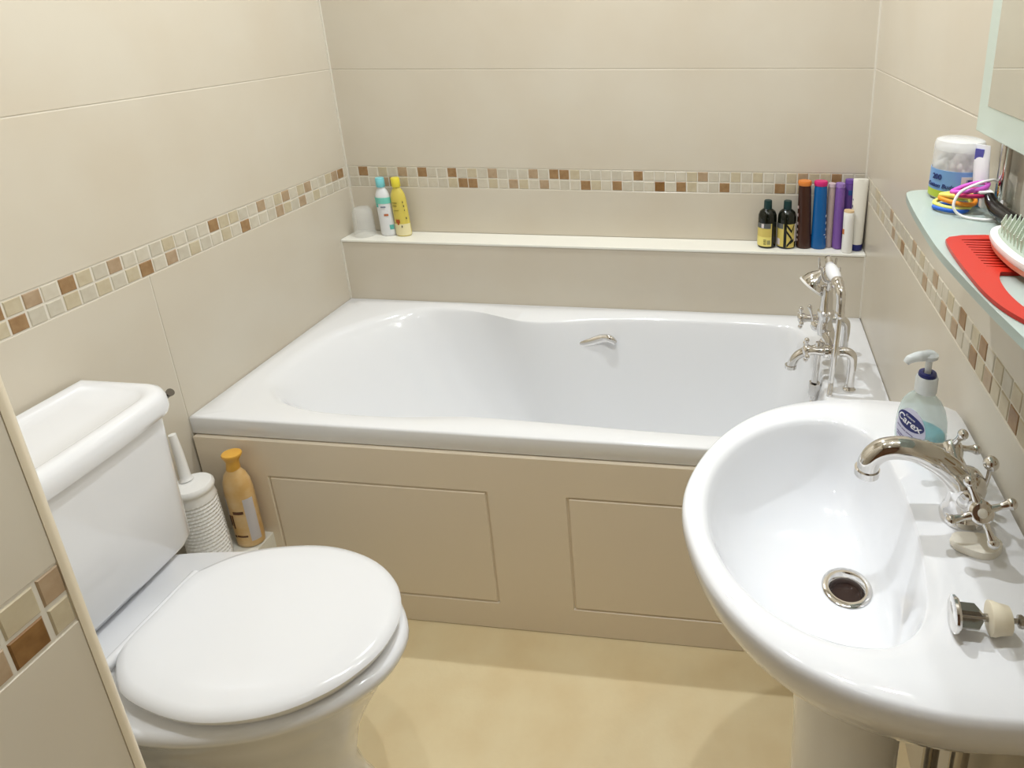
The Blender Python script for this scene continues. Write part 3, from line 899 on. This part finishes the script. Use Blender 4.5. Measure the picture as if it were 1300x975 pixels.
patch(bm, [(.0322, .004), (.0318, .0135)], -235, 20, 50, jx, jy, SZ, mi=1)
patch(bm, [(.0317, .012), (.0314, .034)], -96, -55, 14, jx, jy, SZ, off=.0011, mi=2)
band = obj('printed_band', bm, [LB, LG, mat('barcode_white', (222, 218, 210), .4)], jar, label='blue and lime printed band')
bm = NB()
for k in range(9):
    a0_ = -84+k*2.6
    patch(bm, [(.0317, .0145), (.0314, .0305)], a0_, a0_+(1.7 if k % 3 else .9), 2, jx, jy, SZ, off=.0016)
wrap_text(bm, '200', .0098, -152, .0305, .0315, .0315, jx, jy, cz=SZ, bold=.0002)
wrap_text(bm, 'Cotton Buds', .0078, -146, .0195, .0317, .0317, jx, jy, cz=SZ, shear=.2, bold=.0001)
obj('print', bm, mat('dark_blue_print', (40, 52, 116), .4), band, smooth=False, label='dark blue lettering and barcode')

# tube leaning beside the tub
tu = thing('cream_tube', 'white and blue squeeze tube standing against the cotton bud tub', 'tube', (1.4655, -.876, SZ))
bm = NB()
TW = mat('white_tube', (240, 240, 242), .3); TB = mat('blue_tube', (96, 156, 206), .3); TB2 = mat('pale_blue_tube', (176, 204, 230), .3)
ux = Vector((.72, -.69, 0)); vx = Vector((.69, .72, 0))
rings = []
hts = [(0, .0125, .0105), (.012, .0125, .0105), (.018, .0128, .010), (.028, .0132, .009), (.044, .0138, .0066), (.058, .0142, .0035), (.068, .0145, .0012), (.075, .0145, .0009)]
c0 = Vector((1.4655, -.876, SZ+.0006))
for z, a_, b_ in hts:
    cen = c0+Vector((-.004*z/.075, .008*z/.075, z))
    rings.append([cen+ux*(a_*math.cos(2*PI*i/32)*.72)+vx*(b_*math.sin(2*PI*i/32)) for i in range(32)])
R = loft(bm, rings)
bm.faces.ensure_lookup_table()
for f in bm.faces:
    z = f.calc_center_median().z-SZ
    f.material_index = 1 if z < .020 else (2 if z < .036 else 0)
obj('tube_body', bm, [TW, TB, TB2], tu, label='white tube fading to blue at its foot')
bm = NB()
cen = c0+Vector((-.0035, .007, .064))
q = [cen+ux*x_-vx*.0026+Vector((0, 0, z_)) for x_, z_ in ((-.007, -.0075), (.0035, -.0075), (.0035, .006), (-.007, .006))]
a_ = [bm.verts.new(p-vx*.0006) for p in q]; b_ = [bm.verts.new(p+vx*.001) for p in q]
bm.faces.new(a_); bm.faces.new(b_[::-1])
for i in range(4): bm.faces.new((a_[i], b_[i], b_[(i+1) % 4], a_[(i+1) % 4]))
obj('square_mark', bm, mat('violet_print', (92, 92, 176), .4), tu, smooth=False, label='violet square mark')

# hair ties
TIES = [('blue', (40, 100, 200), 1.424, -.9, .0195, .0024, .0026, 0, .0),
        ('lime yellow', (232, 232, 120), 1.428, -.893, .021, .0028, .0075, .06, .2),
        ('orange', (240, 150, 40), 1.433, -.894, .0205, .0028, .0125, -.05, .1),
        ('pale yellow', (246, 226, 110), 1.431, -.892, .0175, .0026, .0180, .04, -.2),
        ('crimson', (176, 20, 84), 1.4445, -.904, .0185, .0027, .0235, .12, -.05),
        ('purple', (206, 92, 196), 1.444, -.899, .0195, .0029, .0285, .30, -.15)]
for nm, col, x, y, r, tr, z, ty, tx_ in TIES:
    m = mat(nm.replace(' ', '_')+'_elastic', col, .55)
    bm = NB()
    pts = []
    for k in range(14):
        a = 2*PI*k/14
        px_, py_ = r*math.cos(a)*(1+.05*math.sin(3*a)), r*.86*math.sin(a)
        pts.append((x+px_, y+py_, SZ+z+px_*math.sin(ty)+py_*math.sin(tx_)*.6+.0008*math.sin(2*a)))
    mn = min(p[2] for p in pts)-tr
    if mn < SZ+.0005: pts = [(p[0], p[1], p[2]+SZ+.0005-mn) for p in pts]
    tube(bm, pts, tr, 10, 4, closed=True)
    o = obj('hair_tie', bm, m, origin=(x, y, SZ+z))
    tag(o, nm+' elastic hair tie in the pile on the glass shelf', 'hair tie', 'elastic hair ties on the glass shelf')
bm = NB()
wp = [(1.428, -.932, SZ+.0024), (1.448, -.944, SZ+.0024), (1.466, -.942, SZ+.0026), (1.4785, -.934, SZ+.003), (1.4835, -.9, SZ+.004), (1.488, -.88, SZ+.018), (1.478, -.884, SZ+.034), (1.462, -.902, SZ+.0385), (1.444, -.9165, SZ+.0375),
      (1.425, -.921, SZ+.028), (1.4185, -.926, SZ+.012)]
tube(bm, wp, .0017, 10, 5, closed=True)
o = obj('hair_tie', bm, PLASTIC_W, origin=(1.455, -.925, SZ+.002))
tag(o, 'thin white hair tie looped over the coloured hair ties on the glass shelf', 'hair tie', 'elastic hair ties on the glass shelf')

rz = thing('razor', 'curved black handled razor with pale head on the glass shelf behind the hairbrush', 'razor', (1.464, -.96, SZ))
bm = NB()
tube(bm, [(1.459, -.920, SZ+.026), (1.460, -.929, SZ+.019), (1.462, -.944, SZ+.0145), (1.465, -.962, SZ+.0125), (1.4675, -.982, SZ+.0115), (1.4685, -1.002, SZ+.0095)], [.0055, .0075, .0095, .0105, .011, .007], 18, 6, flat=(1, .85))
obj('handle', bm, BLACK, rz, label='glossy black handle')
bm = NB()
box(bm, 1.4515, 1.4595, -.9195, -.9095, SZ+.0085, SZ+.0275, .0018)
box(bm, 1.447, 1.464, -.921, -.907, SZ+.0265, SZ+.0300, .0012)
obj('head', bm, PLASTIC_W, rz, label='pale plastic head')

# red comb
def arc(pts, n=6): return [(p.x, p.y) for p in cat_rom([(x, y, 0) for x, y in pts], n)]
bm = NB()
outer = arc([(1.3845, -1.022), (1.3818, -1.04), (1.3795, -1.075), (1.3785, -1.115), (1.379, -1.16), (1.384, -1.193), (1.394, -1.218), (1.408, -1.238)])
inner = arc([(1.417, -1.228), (1.404, -1.205), (1.3985, -1.17), (1.401, -1.135), (1.409, -1.112)])
poly = [(1.3895, -1.0145)]+outer+inner+[(1.443, -1.1115), (1.444, -1.103), (1.4, -1.1005)]
yy = -1.1005
tth = []
nt_ = 10; y0_, y1_ = -1.0245, -1.1005
for k in range(nt_):
    ya = y1_+(y0_-y1_)*(k+.30)/nt_; yb = y1_+(y0_-y1_)*(k+.86)/nt_
    xr = 1.3995
    tth += [(xr, ya), (1.4385, ya+.0004), (1.4400, (ya+yb)/2), (1.4385, yb-.0004), (xr, yb)]
poly += tth+[(1.3995, -1.0225), (1.4385, -1.0175), (1.4395, -1.0060), (1.430, -1.0045), (1.405, -1.0075)]
prism(bm, poly, SZ+.0005, SZ+.0045, .0008, seg=1)
co = obj('comb', bm, RED, origin=(1.40, -1.1, SZ+.0005), smooth=False)
tag(co, 'red plastic rake comb lying along the front of the glass shelf', 'comb')

# hairbrush lying pins up
hb = thing('hairbrush', 'white paddle hairbrush lying bristles up over the red comb on the glass shelf', 'hairbrush', (1.4475, -1.092, SZ), 0)
HZ = SZ+.0055
def oval(cx, cy, hx, hy, z, n=48, p=2.3):
    out = []
    for i in range(n):
        a = 2*PI*i/n; ca, sa = math.cos(a), math.sin(a)
        q = (abs(ca)**p+abs(sa)**p)**(-1/p)
        out.append((cx+hx*q*ca, cy+hy*q*sa, z))
    return out
hx_, hy_ = 1.4475, -1.092
bm = NB(); loft(bm, [oval(hx_, hy_, .027, .066, HZ), oval(hx_, hy_, .0315, .0705, HZ+.003), oval(hx_, hy_, .033, .072, HZ+.0085)])
obj('brush_back', bm, CORAL, hb, label='coral underside of the brush head')
bm = NB()
loft(bm, [oval(hx_, hy_, .033, .072, HZ+.0085), oval(hx_, hy_, .0342, .0735, HZ+.011), oval(hx_, hy_, .0335, .073, HZ+.015), oval(hx_, hy_, .030, .069, HZ+.0168)])
tube(bm, [(hx_, hy_-.066, HZ+.010), (hx_, hy_-.085, HZ+.009), (hx_+.002, hy_-.12, HZ+.0085), (hx_+.003, hy_-.16, HZ+.009), (hx_+.003, hy_-.178, HZ+.009)], [.013, .0095, .0085, .0095, .006], 18, 5)
obj('brush_body', bm, PLASTIC_W, hb)
bm = NB(); loft(bm, [oval(hx_, hy_, .0275, .066, HZ+.0165), oval(hx_, hy_, .0255, .064, HZ+.0185), oval(hx_, hy_, .014, .05, HZ+.0202), oval(hx_, hy_, .004, .02, HZ+.0206)])
cu = obj('cushion', bm, BRISTLE, hb, label='grey-green rubber cushion')
bm = NB()
for i in range(-6, 7):
    for j in range(-15, 16):
        x_ = hx_+i*.0043+(0.00215 if j % 2 else 0); y_ = hy_+j*.0042
        if ((x_-hx_)/.0255)**2+((y_-hy_)/.063)**2 > 1: continue
        tube(bm, [(x_, y_, HZ+.0175), (x_+i*.0003, y_+j*.0001, HZ+.0295)], [.0005, .0005], 4, 1)
        ball(bm, (x_+i*.0003, y_+j*.0001, HZ+.0297), .0008, 6)
br_ = obj('bristles', bm, PIN, cu, label='pale green bristles'); br_['kind'] = 'stuff'

# ---------------------------------------------------------------- bottles on the tiled ledge
ZL = S+.0005
# upturned clear tumbler
bm = NB()
lathe(bm, [(.031, 0), (.0312, .002), (.0295, .055), (.0275, .075), (.022, .085), (.001, .0875), (.001, .0855), (.0205, .083), (.0255, .0735), (.0275, .055), (.0292, 0)], 40, .053, .043, ZL, cap0=False, cap1=False)
o = obj('tumbler', bm, GLASS, origin=(.053, .043, ZL)); tag(o, 'clear plastic tumbler upside down at the left end of the ledge', 'tumbler')

def kids_bottle(name, label, cx, cy, h, bodymat, capmat, bandmat, printmat, spots, lean, capname):
    t = thing(name, label, 'bottle', (cx, cy, ZL))
    sh = lean; sx, sy = 1.0, .72
    pr = [(.0205, 0), (.0225, .002), (.0232, .008), (.0225, .06), (.0222, h-.062), (.0205, h-.05), (.0155, h-.038), (.0105, h-.030), (.0100, h-.025)]
    bm = NB(); lathe(bm, pr, 40, cx, cy, ZL, sx, sy, shear=(sh, 0)); obj('body', bm, bodymat, t)
    bm = NB(); lathe(bm, [(.0118, h-.027), (.0125, h-.026), (.0122, h-.002), (.011, h), (.001, h+.0002)], 32, cx, cy, ZL, 1, 1, shear=(sh, 0)); obj('cap', bm, capmat, t, label=capname)
    for (a0, a1, z0, z1, k) in spots:
        bm = NB(); patch(bm, [(.0228, z0), (.0227, z1)], a0, a1, 10, cx, cy, ZL, sx, sy, off=.0007+.0004*k, shear=(sh, 0))
        obj('label_band' if k == 0 else 'printed_mark', bm, ([bandmat]+printmat)[k], t)
    return t
kids_bottle('bath_bottle', 'slim white bottle with aqua cap beside the tumbler on the ledge', .1235, .053, .174,
    mat('white_bottle', (226, 228, 230), .3), mat('aqua_cap', (128, 208, 216), .35),
    mat('aqua_band', (120, 206, 190), .35), [mat('teal_print', (96, 180, 170), .4), mat('rust_print', (190, 110, 70), .4), mat('slate_print', (110, 120, 140), .4)],
    [(-175, -5, .099, .117, 0), (-55, -20, .02, .034, 1), (-80, -50, .062, .068, 2), (-95, -60, .088, .091, 3), (-140, -115, .088, .098, 1)], -.035, 'aqua screw cap')
kids_bottle('bath_bottle', 'yellow bottle with bright yellow cap next to the aqua-capped one on the ledge', .171, .053, .175,
    mat('yellow_bottle', (214, 196, 92), .25), mat('yellow_cap', (228, 212, 66), .35),
    mat('cream_band', (232, 222, 176), .35), [mat('olive_print', (150, 138, 50), .4), mat('red_brown_print', (176, 84, 34), .4), mat('dark_print', (70, 66, 50), .4)],
    [(-178, -2, .003, .038, 0), (-125, -85, .101, .104, 1), (-125, -90, .092, .095, 1), (-120, -80, .079, .0805, 1), (-115, -85, .042, .052, 2), (-106, -94, .036, .042, 2), (-78, -72, .028, .034, 3),
     (-45, -40, .102, .107, 3), (-42, -37, .09, .095, 3), (-40, -36, .078, .082, 3), (-36, -30, .053, .058, 3)], -.035, 'bright yellow screw cap')

# two squat dark bottles
DKB = mat('dark_green_glass', (16, 20, 12), .08); DKC = mat('dark_teal_cap', (16, 52, 52), .35)
YEL = mat('yellow_label', (212, 192, 104), .4); GRY = mat('grey_label_band', (96, 98, 96), .4); BLK = mat('black_print', (18, 18, 16), .4); PKW = mat('off_white_print', (224, 214, 214), .4)
def dark_bottle(cx, cy, label, variant):
    t = thing('shampoo_bottle', label, 'bottle', (cx, cy, ZL), 0, 'squat dark bottles on the ledge')
    pr = [(.0225, 0), (.0245, .0015), (.0252, .005), (.0252, .082), (.0245, .092), (.021, .1015), (.0145, .107), (.011, .109), (.0108, .112)]
    bm = NB(); lathe(bm, pr, 40, cx, cy, ZL, 1, .92); obj('body', bm, DKB, t)
    bm = NB(); lathe(bm, [(.0108, .1085), (.0112, .1095), (.0108, .130), (.0098, .1325), (.001, .1328)], 32, cx, cy, ZL); obj('cap', bm, DKC, t, label='dark teal screw cap')
    bm = NB()
    P_ = lambda a0, a1, z0, z1, k, o: patch(bm, [(.0252, z0), (.0252, z1)], a0, a1, max(3, int((a1-a0)/5)), cx, cy, ZL, 1, .92, off=o, mi=k)
    if variant == 0:
        P_(-185, -62, .006, .0715, 0, .0006)
        P_(-170, -70, .0575, .0715, 1, .001); P_(-128, -112, .0585, .0705, 3, .0014)
        P_(-178, -64, .006, .033, 4, .001)
        for k in range(4): P_(-112, -96, .012+k*.004, .0135+k*.004, 2, .0014)
        for k in range(5): P_(-90+k*4, -88+k*4, .012, .024, 1, .0014)
    else:
        P_(-185, -110, .006, .0715, 0, .0006)
        P_(-178, -114, .0575, .0715, 1, .001)
        P_(-165, -135, .01, .028, 3, .001)
        P_(-92, -38, .004, .071, 0, .0006); P_(-44, -18, .02, .071, 3, .0005)
        # bold slanted strokes
        for (a0, z0, a1, z1) in ((-92, .068, -62, .05), (-62, .05, -44, .071), (-92, .05, -58, .028), (-58, .028, -90, .008), (-70, .018, -46, .026), (-52, .04, -46, .06)):
            n = 8; vs = []
            for i in range(n+1):
                a = math.radians(a0+(a1-a0)*i/n); z = z0+(z1-z0)*i/n
                for d in (-.0042, .0042):
                    vs.append(bm.verts.new((cx+(.0252+.0013)*math.cos(a), cy+(.0252*.92+.0013)*math.sin(a), ZL+z+d)))
            for i in range(n):
                bm.faces.new((vs[2*i], vs[2*i+1], vs[2*i+3], vs[2*i+2])).material_index = 2
    obj('label', bm, [YEL, GRY, BLK, PKW, mat('pale_yellow_label', (234, 220, 128), .4)], t, label='yellow label with dark print')
dark_bottle(1.2385, .044, 'squat black bottle with plain yellow label, left of the dark pair on the ledge', 0)
dark_bottle(1.2915, .044, 'squat black bottle with bold black strokes on yellow, beside the brown bottle', 1)

def tall_bottle(name, label, cx, cy, prof, sx, sy, bm_mat, top, top_mat, marks=None, mark_mat=None, lean=0, capname='coloured top', group=None):
    t = thing(name, label, 'bottle', (cx, cy, ZL), 0, group)
    bm = NB(); lathe(bm, prof, 40, cx, cy, ZL, sx, sy, shear=(lean, 0)); obj('body', bm, bm_mat, t)
    bm = NB(); lathe(bm, top, 36, cx, cy, ZL, sx, sy, shear=(lean, 0)); obj('cap', bm, top_mat, t, label=capname)
    if marks:
        for (a0, a1, z0, z1) in marks:
            bm = NB()
            def rad(z):
                for (ra, za_), (rb_, zb_) in zip(prof[:-1], prof[1:]):
                    if za_ <= z <= zb_: return ra+(rb_-ra)*(z-za_)/max(zb_-za_, 1e-6)
                return prof[-1][0]
            patch(bm, [(rad(z0), z0), (rad(z1), z1)], a0, a1, 6, cx, cy, ZL, sx, sy, off=.0006, shear=(lean, 0))
            obj('printed_mark', bm, mark_mat, t)
    return t
bprof = [(.0195, 0), (.021, .002), (.0215, .006), (.0195, .04), (.0185, .09), (.0175, .14), (.0172, .165), (.0165, .172), (.0155, .178)]
btop = [(.0165, .176), (.0178, .1775), (.0180, .186), (.0168, .189), (.001, .1895)]
tall_bottle('shampoo_bottle', 'tall brown bottle with orange disc cap between the black and blue bottles', 1.340, .044, bprof, 1, .85,
    mat('brown_bottle', (62, 34, 24), .2), btop, mat('orange_cap', (222, 132, 58), .4),
    [(-172, -150, .02, .026), (-172, -150, .034, .04), (-172, -152, .05, .056), (-170, -150, .066, .074), (-170, -152, .09, .098), (-170, -150, .112, .12)], mat('pink_white_print', (214, 190, 186), .4), -.03, 'orange disc cap')
tall_bottle('shampoo_bottle', 'tall blue bottle with magenta disc cap beside the brown one', 1.379, .044, bprof, 1, .85,
    mat('blue_bottle', (14, 92, 156), .18), btop, mat('magenta_cap', (212, 42, 118), .4),
    [(-30, -8, .03, .035), (-30, -8, .052, .058), (-32, -8, .07, .076), (-34, -8, .09, .096), (-50, -30, .04, .042)], mat('pale_print', (214, 226, 236), .4), -.012, 'magenta disc cap')
pprof = [(.009, 0), (.0105, .002), (.0112, .01), (.0112, .1), (.0112, .165), (.010, .172)]
tall_bottle('shampoo_bottle', 'thin pale pink translucent bottle squeezed between the blue and purple bottles', 1.4075, .052, pprof, .9, 1.1,
    mat('pale_pink_bottle', (206, 184, 178), .25, trans=.3), [(.010, .171), (.0112, .172), (.0108, .181), (.001, .182)], mat('pale_lilac_cap', (204, 184, 190), .35), capname='pale lilac cap')
PUR = mat('purple_bottle', (122, 84, 158), .2); PUR2 = mat('deep_purple_bottle', (104, 74, 146), .2)
pp = [(.0135, 0), (.0155, .002), (.016, .008), (.0157, .04), (.015, .12), (.0142, .165), (.0128, .174)]
tall_bottle('shampoo_bottle', 'slim purple bottle with lilac top right of the pale pink bottle', 1.4305, .046, pp, .9, 1.05, PUR,
    [(.0128, .172), (.0138, .173), (.0132, .183), (.001, .184)], mat('lilac_cap', (150, 118, 184), .3), [(-60, -20, .035, .055)], mat('deep_violet_print', (80, 46, 120), .4), -.01, 'lilac cap')
pq = [(.013, 0), (.0148, .002), (.0155, .01), (.0158, .06), (.016, .13), (.0158, .172), (.0145, .18)]
tall_bottle('shampoo_bottle', 'deep purple bottle with blue mark, standing behind the small white tube', 1.4595, .066, pq, .95, .9, PUR2,
    [(.0145, .178), (.0155, .179), (.0145, .189), (.001, .190)], mat('purple_cap', (110, 74, 160), .3), [(-115, -75, .148, .162), (-120, -95, .05, .085)], mat('blue_print', (40, 80, 140), .4), -.01, 'purple cap')
# white tube standing on its navy cap
t = thing('lotion_tube', 'tall white tube standing on a navy cap at the right end of the ledge', 'tube', (1.482, .034, ZL))
cx_, cy_ = 1.4795, .036
bm = NB()
rings = []
for z, a_, b_ in [(.018, .0155, .0155), (.022, .0165, .0160), (.06, .0172, .0150), (.11, .0182, .0120), (.16, .0192, .0085), (.186, .0198, .0062), (.198, .0200, .0055), (.1985, .0195, .005)]:
    rings.append([(cx_+a_*math.cos(2*PI*i/36), cy_+b_*math.sin(2*PI*i/36), ZL+z) for i in range(36)])
loft(bm, rings); obj('tube_body', bm, mat('ivory_tube', (236, 232, 220), .3), t)
bm = NB(); lathe(bm, [(.0150, 0), (.0162, .001), (.0166, .0165), (.0155, .018)], 36, cx_, cy_, ZL); obj('cap', bm, NAVY, t, label='navy cap')
bm = NB()
for k, (z, w_) in enumerate([(.07, .004), (.085, .006), (.1, .005), (.12, .007), (.14, .004)]):
    patch(bm, [(.0172, z), (.0172, z+w_)], -172, -160, 4, cx_, cy_, ZL, 1.03, .85)
obj('printed_marks', bm, mat('navy_print', (44, 48, 110), .4), t, label='navy printed marks')
# small white stick in front
t = thing('lotion_tube', 'small white tube with peach top in front of the deep purple bottle', 'tube', (1.454, .016, ZL))
bm = NB(); lathe(bm, [(.0125, 0), (.0138, .001), (.0142, .005), (.0138, .09), (.0136, .112), (.0125, .1135)], 36, 1.4525, .0155, ZL, shear=(-.01, 0))
obj('tube_body', bm, mat('white_small_tube', (238, 236, 230), .3), t)
bm = NB(); lathe(bm, [(.0128, .1125), (.0134, .113), (.0130, .1175), (.001, .118)], 32, 1.4525, .0155, ZL, shear=(-.01, 0)); obj('cap', bm, mat('peach_cap', (226, 196, 150), .4), t, label='peach top')
bm = NB(); patch(bm, [(.014, .052), (.014, .066)], -175, -140, 8, 1.4525, .0155, ZL, shear=(-.01, 0)); obj('printed_mark', bm, mat('orange_print', (206, 120, 60), .4), t, label='orange printed mark')

# ---------------------------------------------------------------- lights
def spot(name, loc, power, size=140, blend=.6, rad=.016, col=(.92, .965, 1), target=None):
    l = bpy.data.lights.new(name, 'SPOT'); l.energy = power; l.spot_size = math.radians(size); l.spot_blend = blend
    l.shadow_soft_size = rad; l.color = col
    o = bpy.data.objects.new(name, l); C.objects.link(o); o.location = loc
    d = Vector(target)-Vector(loc) if target else Vector((0, 0, -1))
    o.rotation_euler = d.to_track_quat('-Z', 'Y').to_euler()
    return o
ZT = CZ-.03
spot('ceiling_downlight_bath', (.76, -.27, ZT), 46)
spot('ceiling_downlight_basin', (1.2, -1.1, ZT), 24)
spot('ceiling_downlight_toilet', (.82, -1.13, ZT), 14)
spot('added_fill_spot', (1.05, -2.2, ZT), 4)  # added fill lamp behind the camera, lifts the floor and bath panel
lp = bpy.data.lights.new('mirror_lamp', 'POINT'); lp.energy = 5; lp.shadow_soft_size = .02; lp.color = (.92, .965, 1)
lo = bpy.data.objects.new('mirror_lamp', lp); C.objects.link(lo); lo.location = (1.43, BY, 1.76)

w = bpy.data.worlds.new('world'); bpy.context.scene.world = w; w.use_nodes = True
w.node_tree.nodes['Background'].inputs['Color'].default_value = (.9, .86, .8, 1)
w.node_tree.nodes['Background'].inputs['Strength'].default_value = .02

# ---------------------------------------------------------------- camera
cam = bpy.data.cameras.new('camera'); co_ = bpy.data.objects.new('camera', cam); C.objects.link(co_)
r = Vector((0.99344656, 0.11374716, -0.01120325)); u = Vector((-0.02506863, 0.31247286, 0.94959585)); f = Vector((-0.11151454, 0.94309188, -0.31327657))
mw = Matrix(((r.x, u.x, -f.x, 1.17035), (r.y, u.y, -f.y, -1.71335), (r.z, u.z, -f.z, 1.32923), (0, 0, 0, 1)))
co_.matrix_world = mw
cam.sensor_fit = 'HORIZONTAL'; cam.sensor_width = 36
cam.lens = 841.13/1300*36
cam.shift_x = (650-848.06)/1300; cam.shift_y = (288.40-487.5)/1300
cam.clip_start = .01
sc = bpy.context.scene
sc.camera = co_
sc.view_settings.view_transform = 'Standard'; sc.view_settings.look = 'None'
sc.view_settings.gamma = 1; sc.view_settings.use_curve_mapping = False
sc.view_settings.exposure = 0.0
